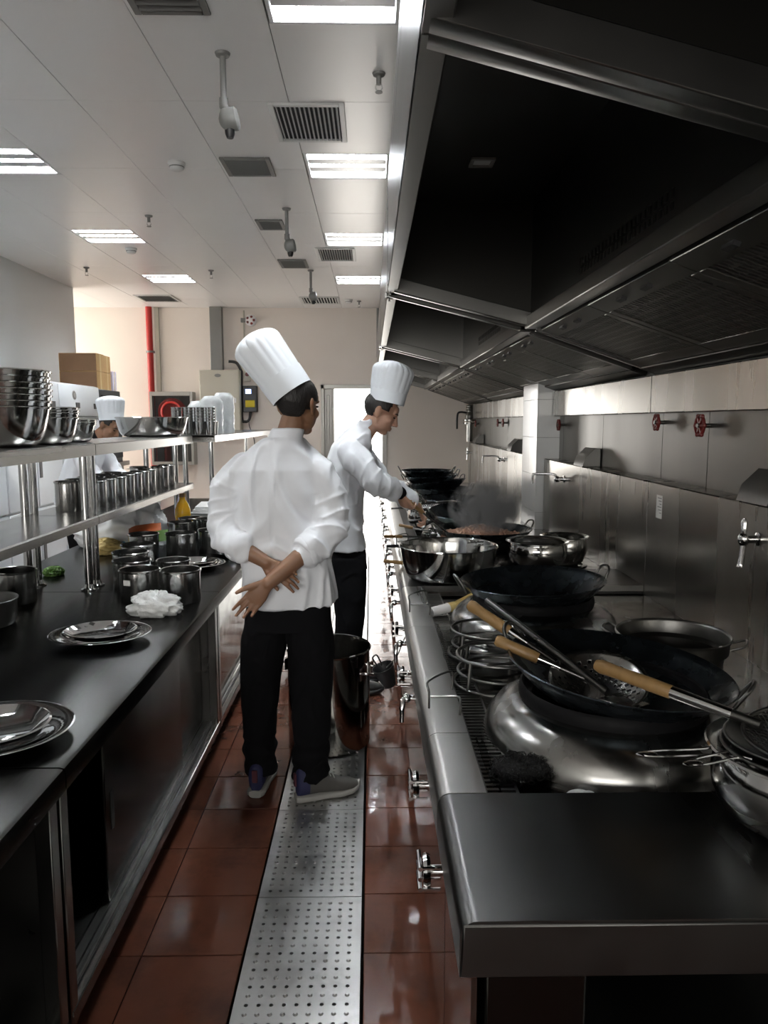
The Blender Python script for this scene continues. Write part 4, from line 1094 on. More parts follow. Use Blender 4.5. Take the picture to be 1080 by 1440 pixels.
MB().box((-.27,-.20,.52), (.27,-.185,.56)).build('door_rail', M['alu'], t)
MB().lathe([(0,-.02),(.19,-.02),(.20,-.01),(.20,.05),(.19,.06),(0,.06)], 36, T(.0,-.12,.77) @ rotM('X',90)).build('hose_reel', M['red'], t)
MB().tube(circle(.14,0,30), .02, 10, closed=True).xf(T(0,-.185,.77) @ rotM('X',90)).build('hose', M['red'], t)
MB().lathe([(0,0),(.05,0),(.05,.30),(.03,.34),(.02,.38),(0,.38)], 18, T(-.10,-.10,.06)).build('extinguisher', M['dred'], t)
gm = pmat('clear_cabinet_glass', (.03,.03,.03), .05, 0, .02, alpha=.30)
MB().box((-.27,-.197,.05), (.27,-.193,.52)).build('pane', gm, t); MB().box((-.27,-.197,.56), (.27,-.193,1.0)).build('pane', gm, t)
tag(MB().box((-.085,-.12,0), (.085,0,.90)).build('cable_duct', M['grey_p'], None, (-2.235,11.049,2.352), bevel=.004), 'dark grey cable duct from ceiling into the beige panel', 'duct')
t = thing('electrical_panel', 'beige electrical panel box below the dark duct', 'panel', (-2.185,11.049,1.48))
MB().box((-.29,-.20,0), (.29,0,.87)).build('box', M['beige'], t, bevel=.006)
MB().box((-.28,-.212,.01), (.28,-.20,.86)).build('door', M['beige'], t, bevel=.004)
MB().lathe([(0,0),(.035,0),(.035,.006),(0,.008)], 18, T(-.02,-.212,.79) @ rotM('X',90) @ Matrix.Diagonal((1.3,.7,1,1))).build('warning_badge', M['grey_p'], t)
MB().box((.21,-.222,.40), (.235,-.212,.47)).build('latch', M['lampw'], t, bevel=.002)
t = thing('fire_bell', 'small red and white alarm sounder high on the back wall', 'alarm', (-1.745,11.049,3.07))
MB().lathe([(0,0),(.085,0),(.08,.03),(.05,.055),(0,.06)], 24, rotM('X',90)).build('dome', M['lampw'], t)
for k in range(5):
    a = k*2*PI/5; MB().ell((.045*math.cos(a),-.048,.045*math.sin(a)), (.022,.012,.022), None, 10, 6).build('red_lens', M['dred'], t)
MB().box((-.14,-.05,-.03), (-.08,0,.03)).build('terminal', M['grey_p'], t)
tag(MB().tube([(0,0,0),(0,0,.86)], .010, 8).build('conduit', M['beige'], None, (-1.845,11.035,2.35)), 'thin pale conduit dropping from ceiling beside the alarm sounder', 'conduit')
tag(MB().tube([(0,0,0),(0,0,.70)], .018, 8).build('conduit', M['grey_p'], None, (.10,11.02,2.545)), 'grey conduit on the back wall right beside the hood end', 'conduit')
t = thing('call_point', 'small square call point box above the black controller', 'switch', (-1.81,11.049,2.27))
MB().box((-.045,-.04,-.075), (.045,0,.075)).build('box', M['beige'], t, bevel=.004); MB().lathe([(0,0),(.03,0),(.028,.012),(0,.014)], 16, T(0,-.04,.025) @ rotM('X',90)).build('button', M['dred'], t)
t = thing('black_controller', 'black wall controller with lit display and yellow label', 'controller', (-1.77,11.049,1.94))
MB().box((-.105,-.10,-.19), (.105,0,.19)).build('case', M['blackp'], t, bevel=.008)
MB().box((-.06,-.104,.075), (.02,-.10,.14)).build('display', M['lcd'], t); MB().box((-.065,-.104,-.12), (.07,-.10,-.02)).build('yellow_label', M['yellow'], t)
MB().tube(smoothpts([(-.12,-.06,.40),(-.19,-.06,.52),(-.30,-.08,.54)],5)[::-1] + smoothpts([(-.12,-.06,.40),(-.13,-.07,-.25),(-.08,-.07,-.33),(-.02,-.07,-.30),(.0,-.06,-.19)],5)[1:], .020, 10).build('cable', M['blackp'], t)
MB().tube(smoothpts([(.02,-.05,-.19),(-.03,-.04,-.36),(.03,-.03,-.55),(.05,-.02,-.70)],5), .006, 6).build('lead', M['blackp'], t)
tag(MB().box((-.035,-.03,-.035), (.035,0,.035)).build('wall_socket', M['grey_p'], None, (-1.86,11.049,1.44), bevel=.004), 'small grey wall socket beneath the black controller', 'socket')

# ------------------------------------------------------------------ ceiling fittings
def grille(x0, x1, y0, y1, label, cat, frame, blade, nb, along, group=None):
    t = thing('ceiling_grille', label, cat, ((x0+x1)/2,(y0+y1)/2,ZC), group=group); w, d = (x1-x0)/2, (y1-y0)/2; f = .03
    MB().box((-w,-d,-.012), (-w+f,d,0)).box((w-f,-d,-.012), (w,d,0)).box((-w+f,-d,-.012), (w-f,-d+f,0)).box((-w+f,d-f,-.012), (w-f,d,0)).build('frame', M[frame], t, bevel=.003)
    MB().box((-w+f,-d+f,-.001), (w-f,d-f,-.0005)).build('throat_shade', M['void'], t)  # near-black sheet stands in for the shade behind the blades
    for k in range(nb):
        u = (k+.5)/nb
        if along == 'y':
            x = lerp(-w+f, w-f, u); p = (w-f)/nb
            MB().prism([(x-p*.5,-.002),(x-p*.35,-.002),(x+p*.55,-.014),(x+p*.4,-.016)], -d+f, d-f, 'y').build('blade', M[blade], t, smooth=0)
        else:
            y = lerp(-d+f, d-f, u); p = (d-f)/nb
            MB().prism([(y-p*.5,-.002),(y-p*.35,-.002),(y+p*.55,-.014),(y+p*.4,-.016)], -w+f, w-f, 'x').build('blade', M[blade], t, smooth=0)
grille(-.535,-.135,4.05,4.57,'white louvred ceiling grille beside the lamp over the near hood','grille','vent_w','vent_w',14,'y')
grille(-.53,-.15,7.27,7.83,'white louvred ceiling grille farther along the hood','grille','vent_w','vent_w',14,'y')
grille(-.95,-.43,10.05,10.62,'white ceiling grille close to the back wall above the door','grille','vent_w','vent_w',12,'y')
grille(-3.1,-2.6,9.95,10.48,'white ceiling grille close to the back wall above the red pipe','grille','vent_w','vent_w',12,'y')
grille(-.945,-.63,4.85,5.19,'dark square vent just behind the first hanging socket','vent','vent_g','vent_g',7,'x')
grille(-.945,-.64,2.87,3.21,'dark square vent before the first hanging socket','vent','vent_g','vent_g',7,'x')
grille(-.945,-.72,6.28,6.59,'dark vent just behind the second hanging socket','vent','vent_g','vent_g',6,'x')
grille(-.95,-.66,7.78,8.18,'dark vent between the second and third hanging sockets','vent','vent_g','vent_g',6,'x')
def pendant(x, y, drop, label):
    t = thing('hanging_socket', label, 'socket', (x,y,ZC))
    MB().lathe([(0,0),(.035,0),(.03,-.012),(.014,-.016),(.014,-drop*.55)], 16).build('stem', M['grey_p'], t)
    MB().tube([(0,0,-drop*.53),(.0,0,-drop*.62),(.02,0,-drop*.72)], [.02,.021,.018], 12).build('elbow', M['grey_p'], t)
    MB().lathe([(0,-.03),(.045,-.03),(.05,-.02),(.05,.03),(.04,.04),(0,.045)], 18, T(.025,0,-drop*.78) @ rotM('Y',80)).ell((.02,0,-drop*.77), (.045,.04,.05), None, 14, 10).build('junction_box', M['grey_p'], t)
    MB().lathe([(.02,-drop*.83),(.026,-drop*.85),(.022,-drop*.95),(.015,-drop),(0,-drop)], 14, T(.025,0,0)).build('plug', M['blackp'], t)
pendant(-.66,3.54,.36,'grey gas detector hanging from ceiling, the largest and closest to the dark vent')
pendant(-.65,5.97,.36,'grey gas detector hanging from ceiling, middle of the three')
pendant(-.655,8.33,.36,'grey gas detector hanging from ceiling, last of the three towards the door')
def sprinkler(x, y, label):
    t = thing('sprinkler', label, 'sprinkler', (x,y,ZC))
    MB().lathe([(0,0),(.032,0),(.028,-.01),(.012,-.015),(.012,-.05),(.0,-.05)], 14).build('socket', M['grey_p'], t)
    MB().tube([(.012,0,-.048),(.016,0,-.065),(.004,0,-.082)], .003, 6).tube([(-.012,0,-.048),(-.016,0,-.065),(-.004,0,-.082)], .003, 6).build('yoke', M['chrome'], t)
    MB().lathe([(0,-.080),(.018,-.082),(.018,-.086),(0,-.086)], 12).build('deflector', M['grey_p'], t)
sprinkler(.04,3.72,'sprinkler head on ceiling close to the near hood'); sprinkler(-1.775,6.19,'sprinkler head on ceiling in front of the lamp over the freezers'); sprinkler(-3.04,8.22,'sprinkler head on ceiling close to the left wall'); sprinkler(-1.74,8.35,'sprinkler head on ceiling right of the last freezer lamp'); sprinkler(-.163,10.4,'sprinkler head on ceiling above the back door')
def detector(x, y, label):
    t = thing('smoke_detector', label, 'detector', (x,y,ZC))
    MB().lathe([(0,0),(.055,0),(.055,-.012),(.05,-.016),(.042,-.04),(.03,-.048),(0,-.05)], 24).build('body', M['vent_w'], t)
    MB().lathe([(.046,-.022),(.048,-.028),(.046,-.032)], 24).build('slot_ring', M['grey_p'], t)
detector(-1.233,4.96,'white smoke detector on ceiling left of the first dark vent'); detector(-2.28,7.33,'white smoke detector on ceiling behind a freezer lamp'); detector(-.30,10.3,'white smoke detector on ceiling before the back door')

# stockpot on the floor
t = thing('stockpot', 'tall steel stockpot standing on the drain cover behind the chef', 'pot', (-.215,3.60,.0062))
pp = [(0,0),(.195,0),(.205,.01),(.205,.485)]
MB().lathe(pp + [(.211,.487),(.213,.494),(.209,.499),(.203,.497),(.201,.49),(.201,.012),(0,.006)], 56).build('body', M['mirror_panel'], t, smooth=40)
for a in (math.radians(-25), math.radians(155)):
    u = Vector((math.cos(a), math.sin(a), 0)); q = Vector((-u.y, u.x, 0)); zz = Vector((0,0,1))
    MB().tube(smoothpts([u*.205+q*.065+zz*.40, u*.245+q*.06+zz*.405, u*.255+zz*.385, u*.245-q*.06+zz*.405, u*.205-q*.065+zz*.40], 4), .006, 10).build('handle', M['chrome'], t)
    for s_ in (1,-1): MB().box((-.016,-.004,-.03), (.016,.004,.03)).xf(T(*(u*.207+q*.062*s_+zz*.395)) @ Matrix.Rotation(a+PI/2, 4, 'Z')).build('handle_plate', M['chrome'], t)

# ------------------------------------------------------------------ people
def fuse(mb, voxel, smooth=4, lam=.5):
    """weld overlapping closed shells into one continuous surface"""
    me = mb.mesh('fuse', smooth=0)
    o = bpy.data.objects.new('fuse', me); COL.objects.link(o)
    m = o.modifiers.new('r', 'REMESH'); m.mode = 'VOXEL'; m.voxel_size = voxel; m.use_smooth_shade = True
    if smooth:
        s = o.modifiers.new('s', 'SMOOTH'); s.factor = lam; s.iterations = smooth
    dg = bpy.context.evaluated_depsgraph_get(); dg.update()
    out = bpy.data.meshes.new_from_object(o.evaluated_get(dg))
    bpy.data.objects.remove(o); bpy.data.meshes.remove(me)
    out.shade_smooth()
    return out
def displace(me, fn):
    nrm = [v.normal.copy() for v in me.vertices]
    for v, n in zip(me.vertices, nrm):
        v.co = v.co + n*fn(v.co, n)
    me.update()
def shift(me, base):
    b = Vector(base)
    for v in me.vertices: v.co = v.co - b
def limb(mb, pts, rs, n=16):
    mb.tube(pts, rs, n)
    for p, r in zip(pts, rs): mb.ell(p, (r,r,r), None, 14, 10)
def frame3(fwd, up):
    f = Vector(fwd).normalized(); u = Vector(up); r = f.cross(u).normalized(); u = r.cross(f)
    return Matrix(((r.x,f.x,u.x),(r.y,f.y,u.y),(r.z,f.z,u.z)))     # columns: right, forward, up
def head_into(mb, C, F, s=1.0):
    C = Vector(C)
    def E(c, r, extra=None): mb.ell(C + F @ (Vector(c)*s), tuple(v*s for v in r), F if extra is None else F @ extra, 22, 14)
    E((0,-.010,.030), (.074,.093,.085)); E((0,.030,-.030), (.060,.060,.084)); E((0,.055,-.098), (.027,.026,.019))
    E((0,.02,-.075), (.052,.055,.035)); E((0,.078,.020), (.050,.018,.012)); E((.036,.058,-.030), (.024,.022,.022)); E((-.036,.058,-.030), (.024,.022,.022))
    E((0,.084,-.063), (.024,.013,.007)); E((0,.082,-.075), (.021,.013,.007)); E((0,.078,.035), (.045,.016,.03))
    for q in (0,.25,.5,.75,1): E((0, lerp(.086,.110,q), lerp(.012,-.034,q)), (lerp(.008,.014,q), .012, .011))
    for sx in (1,-1): E((.012*sx,.098,-.040), (.009,.010,.008))
    for sx in (1,-1):
        R_ = Matrix.Rotation(.35*sx, 3, 'Z') @ Matrix.Rotation(.2, 3, 'X')
        E((.080*sx,-.012,-.004), (.008,.022,.034), R_); E((.077*sx,-.008,-.030), (.008,.011,.012), R_)
def hand_into(mb, W, d, pn, side, curl=(25,30,25), s=1.0, thumb=35, spread=6):
    """W wrist, d direction of the fingers, pn palm normal, side +1/-1: where the thumb is along cross(d,pn)"""
    W = Vector(W); d = Vector(d).normalized(); pn = Vector(pn); pn = (pn - d*pn.dot(d)).normalized(); a = d.cross(pn)*side
    k = s
    mb.loft([(W-d*.02*k, a*.026*k, pn*.019*k), (W+d*.015*k, a*.030*k, pn*.019*k), (W+d*.05*k, a*.040*k, pn*.018*k), (W+d*.085*k, a*.042*k, pn*.014*k), (W+d*.098*k, a*.036*k, pn*.009*k)], 20, 2.4)
    for i, (off, ln) in enumerate(((.030,.92),(.010,1.02),(-.011,.95),(-.030,.76))):
        p = W + d*(.088 - abs(off-.005)*.25)*k + a*off*k
        dd = (d + a*math.tan(math.radians(spread))*(off/.03)).normalized(); ang = 0
        pts = [p-dd*.02*k]; rs = [.0095*k]
        pts.append(p); rs.append(.0098*k)
        for j, (seg, rr) in enumerate(((.044,.0086),(.027,.0078),(.021,.0066))):
            ang += math.radians(curl[j] + (i-1)*4)
            v = dd*math.cos(ang) + pn*math.sin(ang)
            p = p + v*seg*ln*k; pts.append(p.copy()); rs.append(rr*k)
        limb(mb, pts, rs, 10)
    # thumb leaves the side of the palm near its base
    b = W + d*.022*k + a*.028*k + pn*.004*k
    t1 = (d*math.cos(math.radians(thumb)) + a*math.sin(math.radians(thumb)) + pn*.25).normalized(); t2 = (t1*.8 + d*.45 + pn*.15).normalized()
    limb(mb, [b-t1*.02*k, b+t1*.028*k, b+t1*.058*k, b+t1*.058*k+t2*.030*k], [.015*k,.0135*k,.0108*k,.008*k], 10)
def hair_cap(root, base, C, F, s=1.0, front=.045, low=-.062):
    C = Vector(C); m = MB(); n, mm = 64, 44; R = (.081,.100,.094); vs = {}; fs = []
    P = []
    for i in range(mm+1):
        t = PI*i/mm
        for k in range(n):
            a = 2*PI*k/n
            v = Vector((R[0]*math.sin(t)*math.cos(a), R[1]*math.sin(t)*math.sin(a), R[2]*math.cos(t)))
            jit = 1 + .02*noise.noise(v*60)
            P.append((v*jit*(.97 if v.z < -.03 else 1)) + Vector((0,-.013,.030)))
    for i in range(mm):
        for k in range(n):
            l = (k+1) % n; q = [i*n+k, (i+1)*n+k, (i+1)*n+l, i*n+l]; c = sum((P[j] for j in q), Vector())/4
            ok = c.z > .062 or (c.y < front and c.z > .015) or (c.y < -.002 and c.z > -.02 and abs(c.x) > 0) or (c.y < -.035 and c.z > low)
            if c.y > front and c.z < .075: ok = False
            if ok: fs.append(tuple(q))
    m.add([C + F @ (p*s) - Vector(base) for p in P], fs)
    me = m.mesh('hair', smooth=60)
    bm = bmesh.new(); bm.from_mesh(me); bmesh.ops.delete(bm, geom=[v for v in bm.verts if not v.link_faces], context='VERTS'); bm.to_mesh(me); bm.free()
    o = link('hair', me, M['hair'], root); sd = o.modifiers.new('thick', 'SOLIDIFY'); sd.thickness = .006; sd.offset = -1
def face_bits(root, base, C, F, s=1.0):
    C = Vector(C); b = Vector(base)
    for sx in (1,-1):
        MB().ell(C + F @ (Vector((.030*sx,.0835,.000))*s) - b, (.012*s,.007*s,.0045*s), F, 14, 8).build('eye', M['eye'], root, smooth=60)
        MB().tube([C + F @ (Vector(q)*s) - b for q in ((.014*sx,.0945,.021),(.032*sx,.0915,.026),(.048*sx,.078,.021))], [.0035,.004,.002], 8).build('eyebrow', M['hair'], root)
def toque(root, base, B, axis, right, r0, r1, h, band, dome=.14, seed=0, n_pl=22, lobes=0.0):
    """pleated tall paper hat: band plus crown"""
    ax = Vector(axis).normalized(); rx = Vector(right); rx = (rx - ax*rx.dot(ax)).normalized(); ry = ax.cross(rx)
    Mx = Matrix(((rx.x,ry.x,ax.x,0),(rx.y,ry.y,ax.y,0),(rx.z,ry.z,ax.z,0),(0,0,0,1)))
    o = Vector(B) - Vector(base); Mx = Matrix.Translation(o) @ Mx
    S = Matrix.Diagonal((1.0, 1.16, 1, 1))
    MB().lathe([(r0-.004,.004),(r0,.0),(r0+.002,band*.5),(r0+.003,band),(r0-.001,band+.001)], 64, Mx @ S).build('hat_band', M['hat'], root, smooth=50)
    prof = []; n = 14
    for i in range(n+1):
        t = i/n
        prof.append((lerp(r0-.001, r1, t**.7), lerp(band-.02, h*(1-dome), t)))
    for i in range(1, 9):
        a = i/8*PI/2
        prof.append((r1*math.cos(a)*.999, h*(1-dome) + h*dome*math.sin(a)))
    prof[-1] = (0, h)
    def rf(r, z, a):
        t = max(0, (z-band)/(h-band)); pl = abs(math.sin(a*n_pl/2 + .6*math.sin(3*a+seed)))
        k = 1 + (.02+.07*t)*(pl**.6-.6) + .035*t*math.sin(3*a+seed+z*9)
        return r*k*(1 + lobes*t*math.cos(2*(a-seed)))
    MB().lathe(prof, 110, Mx @ S @ T(0,0,0), rf).build('hat_crown', M['hat'], root, smooth=50)
def wrinkle(seed, amp, sc=(9,9,5)):
    def f(p, n):
        q = Vector((p.x*sc[0]+seed, p.y*sc[1], p.z*sc[2]))
        w = noise.noise(q + Vector((noise.noise(q*.7)*1.2, 0, noise.noise(q*.6+Vector((4,4,4)))*1.2)))
        w2 = noise.noise(q*2.1 + Vector((seed,7,1)))
        return amp*(1.5*(math.exp(-(w/.16)**2)-.45) + .5*w2)
    return f
def sleeve_folds(axis_pts, seed, amp):
    """diagonal bunching along a sleeve"""
    P = [Vector(p) for p in axis_pts]
    def f(p, n):
        best = None; acc = 0
        for a, b in zip(P[:-1], P[1:]):
            d = b-a; t = max(0, min(1, (p-a).dot(d)/d.length_squared)); q = a + d*t; e = (p-q).length
            if best is None or e < best[0]: best = (e, acc + d.length*t, (p-q))
            acc += d.length
        s, off = best[1], best[2]
        ph = s*42 + 2.2*noise.noise(p*6+Vector((seed,0,0))) + off.x*22 + off.z*10
        sn = math.sin(ph)
        return amp*((1-abs(sn))**2*.9 - .3 + .5*noise.noise(p*9+Vector((0,seed,0))))*min(1, max(.15, (s-.04)/.12))
    return f
def shoe(root, base, heel, d, L=.29, w=.048, mats=('shoe_g','shoe_b','shoe_s','shoe_r')):
    h = Vector(heel) - Vector(base); d = Vector(d).normalized(); r = Vector((d.y,-d.x,0)); z = Vector((0,0,1))
    st = [(0,.55,.0),(.05,.80,0),(.25,.86,0),(.45,.84,0),(.68,1.05,0),(.85,.92,.004),(.96,.55,.012),(1.0,.2,.02)]
    MB().loft([(h+d*L*t+z*(.016+e), r*w*k, z*.016) for t, k, e in st], 20, 3.2).build('sole', M[mats[2]], root, smooth=50)
    up = [(.02,.48,.075,.055),(.06,.68,.082,.062),(.2,.76,.085,.062),(.34,.75,.082,.058),(.5,.78,.062,.040),(.7,.92,.047,.026),(.85,.84,.042,.020),(.95,.5,.036,.013),(.985,.2,.032,.008)]
    MB().loft([(h+d*L*t+z*c, r*w*k, z*hh) for t, k, c, hh in up[:4]], 20, 2.3).build('heel_upper', M[mats[1]], root, smooth=60)
    MB().loft([(h+d*L*t+z*c, r*w*k*1.01, z*hh*1.01) for t, k, c, hh in up[2:]], 20, 2.3).build('toe_upper', M[mats[0]], root, smooth=60)
    MB().box((-.012,-.005,.07), (.012,.004,.125)).xf(Matrix.Translation(h+d*.0) @ Matrix.Rotation(math.atan2(d.y,d.x)-PI/2, 4, 'Z')).build('heel_tab', M[mats[3]], root, bevel=.002)
    for k in range(4):
        c = h + d*L*(.40+.06*k) + z*(.122-.011*k)
        MB().tube([c-r*.024, c+z*.004, c+r*.024], .0028, 6).build('lace', M[mats[2]], root)
X = Vector((1,0,0)); Yv = Vector((0,1,0)); Z = Vector((0,0,1))

# ---- standing chef, hands clasped behind the back
B1 = (-.36, 3.12, .002)
HC = Vector((-.305, 3.14, 1.685)); F1 = frame3((.52,.85,-.06), (0,0,1))
b = MB()
head_into(b, HC, F1, 1.02)
limb(b, [(-.36,3.12,1.48),(-.345,3.12,1.55),(-.325,3.13,1.62)], [.060,.057,.055])
b.loft([((-.36,3.12,.90),X*.14,Yv*.09),((-.37,3.12,1.10),X*.135,Yv*.09),((-.38,3.12,1.32),X*.15,Yv*.10),((-.38,3.12,1.44),X*.15,Yv*.085),((-.37,3.12,1.50),X*.08,Yv*.06)], 24, 2.3)
# arms: right forearm crosses over, left wrist tucked underneath
limb(b, [(-.54,3.12,1.42),(-.595,3.10,1.28),(-.605,3.06,1.175),(-.52,2.985,1.10),(-.425,2.962,1.050)], [.045,.042,.038,.036,.027])
limb(b, [(-.215,3.12,1.42),(-.175,3.10,1.26),(-.205,3.04,1.135),(-.30,2.96,1.065),(-.415,2.917,.972)], [.045,.042,.040,.037,.028])
hand_into(b, (-.425,2.960,1.048), (.80,.02,-.52), (0,-1,0), 1, (14,18,14), .96, 30)
hand_into(b, (-.420,2.914,.968), (-.66,.0,-.75), (0,-1,.0), 1, (16,24,20), 1.0, 34)
for kx, hx, ky in ((-.485,-.44,3.13),(-.262,-.28,3.10)):
    limb(b, [(hx,3.12,.90),(kx,ky,.50),(kx-.005,ky-.01,.10)], [.07,.05,.035])
limb(b, [(-.49,3.12,.10),(-.49,3.20,.045),(-.485,3.27,.036)], [.032,.024,.014]); limb(b, [(-.267,3.09,.10),(-.215,3.045,.045),(-.13,3.075,.036)], [.032,.024,.014])
me = fuse(b, .0042, 3); shift(me, B1)
p1 = tag(link('person', me, M['skin'], None, B1), 'chef standing in the aisle with back turned, hands clasped behind white jacket', 'person')
hair_cap(p1, B1, HC, F1, 1.02); face_bits(p1, B1, HC, F1, 1.02)
hx = Vector((-.58, .04, .81))
toque(p1, B1, HC + F1 @ Vector((0,-.030,.048)) + Vector((-.008,0,.0)), hx, F1 @ Vector((1,0,0)), .088, .092, .295, .085, dome=.2, seed=1.2, n_pl=15, lobes=.10)
# jacket
j = MB()
tors = [(.845,-.352,.204,.135),(.88,-.354,.203,.138),(.98,-.362,.196,.140),(1.08,-.372,.188,.138),(1.20,-.386,.192,.136),(1.32,-.392,.203,.134),(1.42,-.390,.202,.122),(1.475,-.382,.165,.102),(1.515,-.372,.115,.084),(1.545,-.362,.080,.074)]
j.loft([((x,3.12,z), X*w + Yv*.02, Yv*d) for z, x, w, d in tors], 44, 2.35)
SL = [(-.528,3.12,1.415),(-.595,3.115,1.33),(-.617,3.09,1.21),(-.592,3.045,1.145),(-.535,3.00,1.108)]
SR = [(-.238,3.12,1.415),(-.185,3.11,1.32),(-.180,3.075,1.19),(-.215,3.03,1.125),(-.262,2.992,1.092)]
for S_ in (SL, SR): limb(j, smoothpts(S_,4), [.072,.074,.076,.077,.077]+[.076]*4+[.073]*4+[.066]*4, 22)
j.loft([((-.36,3.12,1.52), X*.078, Yv*.07),((-.352,3.122,1.56), X*.070, Yv*.066),((-.343,3.125,1.585), X*.068, Yv*.064)], 26)
me = fuse(j, .0055, 6)
wk = wrinkle(2.3, .0078, (7,7,3.6)); fL = sleeve_folds(SL, 1.0, .010); fR = sleeve_folds(SR, 5.0, .010)
def jd(p, n):
    v = wk(p, n)
    v += fL(p, n)*max(0, min(1, (-.535-p.x)/.03)) + fR(p, n)*max(0, min(1, (p.x+.255)/.03))*max(0, min(1, (p.z-1.0)/.04))
    bk = max(0, min(1, (3.10-p.y)/.05))
    v += bk*.0075*math.exp(-((p.z-1.10)/.10)**2)*math.sin((p.z*52 + abs(p.x+.39)*34) + 3.5*noise.noise(p*5))
    v += bk*.006*math.exp(-((p.z-1.30)/.14)**2)*math.sin(p.x*46 + (p.z-1.3)*22*(1 if p.x > -.39 else -1) + 2.5*noise.noise(p*4))
    if p.z < .93 and abs(n.z) < .5: v += .005*math.sin(p.x*30+1.0)*max(0, min(1, (.93-p.z)/.08))
    if p.y < 3.06: v -= .0035*math.exp(-((p.x+.405)/.006)**2)*(p.z > .9)
    return v
displace(me, jd); shift(me, B1); link('jacket', me, M['jacket'], p1)
for S_, rr in ((SL,.064),(SR,.064)):
    a_, b_ = Vector(S_[-2]), Vector(S_[-1]); d_ = (b_-a_).normalized()
    c_ = MB(); 
    for k in range(2): c_.tube([b_-d_*.028+d_*.020*k-Vector(B1), b_-d_*.012+d_*.020*k-Vector(B1), b_+d_*.004+d_*.020*k-Vector(B1)], [rr+.001,rr+.006,rr-.002], 24)
    me = fuse(c_, .004, 3); displace(me, lambda p, n: .003*noise.noise(p*28)); link('rolled_cuff', me, M['jacket'], p1)
# trousers
tr = MB()
tr.loft([((-.357,3.12,.93),X*.160,Yv*.10),((-.357,3.12,.84),X*.175,Yv*.112),((-.36,3.12,.74),X*.185,Yv*.125)], 36, 2.3)
LL = [((-.450,3.125,.84),.09,.105),((-.465,3.13,.68),.098,.11),((-.487,3.13,.50),.086,.092),((-.496,3.135,.30),.074,.082),((-.493,3.125,.13),.066,.074),((-.488,3.12,.085),.064,.072)]
LR = [((-.268,3.115,.84),.09,.105),((-.262,3.11,.68),.10,.11),((-.262,3.095,.50),.092,.096),((-.262,3.075,.30),.082,.088),((-.266,3.07,.13),.078,.084),((-.266,3.072,.075),.076,.082)]
for G in (LL, LR): tr.loft([(c, X*w, Yv*d) for c, w, d in G], 28, 2.2)
me = fuse(tr, .006, 4); wt = wrinkle(6.1, .004, (10,10,6))
displace(me, lambda p, n: wt(p, n) + (.006*math.sin(p.z*75+2*noise.noise(p*9)) if p.z < .25 else 0)); shift(me, B1)
link('trousers', me, M['black'], p1)
shoe(p1, B1, (-.505,3.035,0), (.10,1,0)); shoe(p1, B1, (-.328,3.005,0), (.92,.32,0))

# ---- cook at the steaming wok, in profile, bending to the pan
B2 = (-.17, 4.36, .002)
HC2 = Vector((.058, 4.33, 1.672)); F2 = frame3((.90,-.05,-.42), (.2,0,1))
b = MB(); head_into(b, HC2, F2, 1.02)
limb(b, [(-.06,4.35,1.52),(-.02,4.34,1.58),(.02,4.335,1.63)], [.060,.057,.054])
b.loft([((-.16,4.36,.92),Yv*.14,X*.09),((-.165,4.36,1.12),Yv*.13,X*.09),((-.14,4.36,1.34),Yv*.15,X*.10),((-.11,4.36,1.46),Yv*.15,X*.085),((-.08,4.36,1.53),Yv*.08,X*.06)], 24, 2.3)
limb(b, [(-.11,4.17,1.46),(-.03,4.13,1.34),(.03,4.13,1.272),(.10,4.19,1.235),(.165,4.27,1.205)], [.045,.042,.038,.035,.026])
limb(b, [(-.11,4.55,1.46),(-.01,4.62,1.33),(.06,4.64,1.24),(.20,4.62,1.15),(.29,4.60,1.09)], [.045,.042,.038,.033,.026])
hand_into(b, (.168,4.275,1.200), (.30,.35,-.88), (.75,.45,.35), 1, (42,55,40), .95, 25)
hand_into(b, (.295,4.60,1.085), (.55,-.05,-.83), (-.8,0,-.5), 1, (42,55,40), .95, 25)
for yy in (4.26, 4.46): limb(b, [(-.15,yy,.90),(-.12,yy,.50),(-.15,yy,.10)], [.07,.05,.035])
for yy in (4.26, 4.46): limb(b, [(-.15,yy,.10),(-.09,yy,.045),(-.01,yy,.036)], [.032,.024,.014])
me = fuse(b, .0048, 3); shift(me, B2)
p2 = tag(link('person', me, M['skin2'], None, B2), 'cook in profile stirring the steaming wok, tall white hat', 'person')
hair_cap(p2, B2, HC2, F2, 1.02); face_bits(p2, B2, HC2, F2, 1.02)
toque(p2, B2, HC2 + F2 @ Vector((0,.004,.062)), (.22,0,.97), F2 @ Vector((1,0,0)), .090, .106, .240, .075, dome=.26, seed=.4, n_pl=20, lobes=.03)
j = MB()
tors = [(.875,-.155,.205,.118),(.95,-.165,.205,.122),(1.08,-.175,.195,.125),(1.22,-.165,.195,.130),(1.36,-.140,.205,.132),(1.46,-.115,.200,.115),(1.52,-.09,.15,.095),(1.565,-.06,.10,.078),(1.59,-.04,.075,.066)]
j.loft([((x,4.36,z), Yv*w, X*d + Z*(-.10*d)) for z, x, w, d in tors], 44, 2.3)
S2R = [(-.115,4.185,1.445),(-.06,4.135,1.38),(.01,4.12,1.295),(.07,4.155,1.255),(.125,4.215,1.232)]
S2L = [(-.11,4.535,1.445),(-.03,4.61,1.36),(.05,4.64,1.25),(.16,4.63,1.18),(.24,4.61,1.13)]
for S_ in (S2R, S2L): limb(j, smoothpts(S_,4), [.080]*5+[.078]*4+[.073]*4+[.062]*4, 22)
j.loft([((-.055,4.35,1.565),Yv*.076,X*.066),((-.035,4.345,1.60),Yv*.070,X*.062),((-.02,4.34,1.625),Yv*.067,X*.060)], 26)
me = fuse(j, .0062, 5); wk2 = wrinkle(8.8, .0075, (7,7,3.6)); f2 = sleeve_folds(S2R, 3.0, .0095)
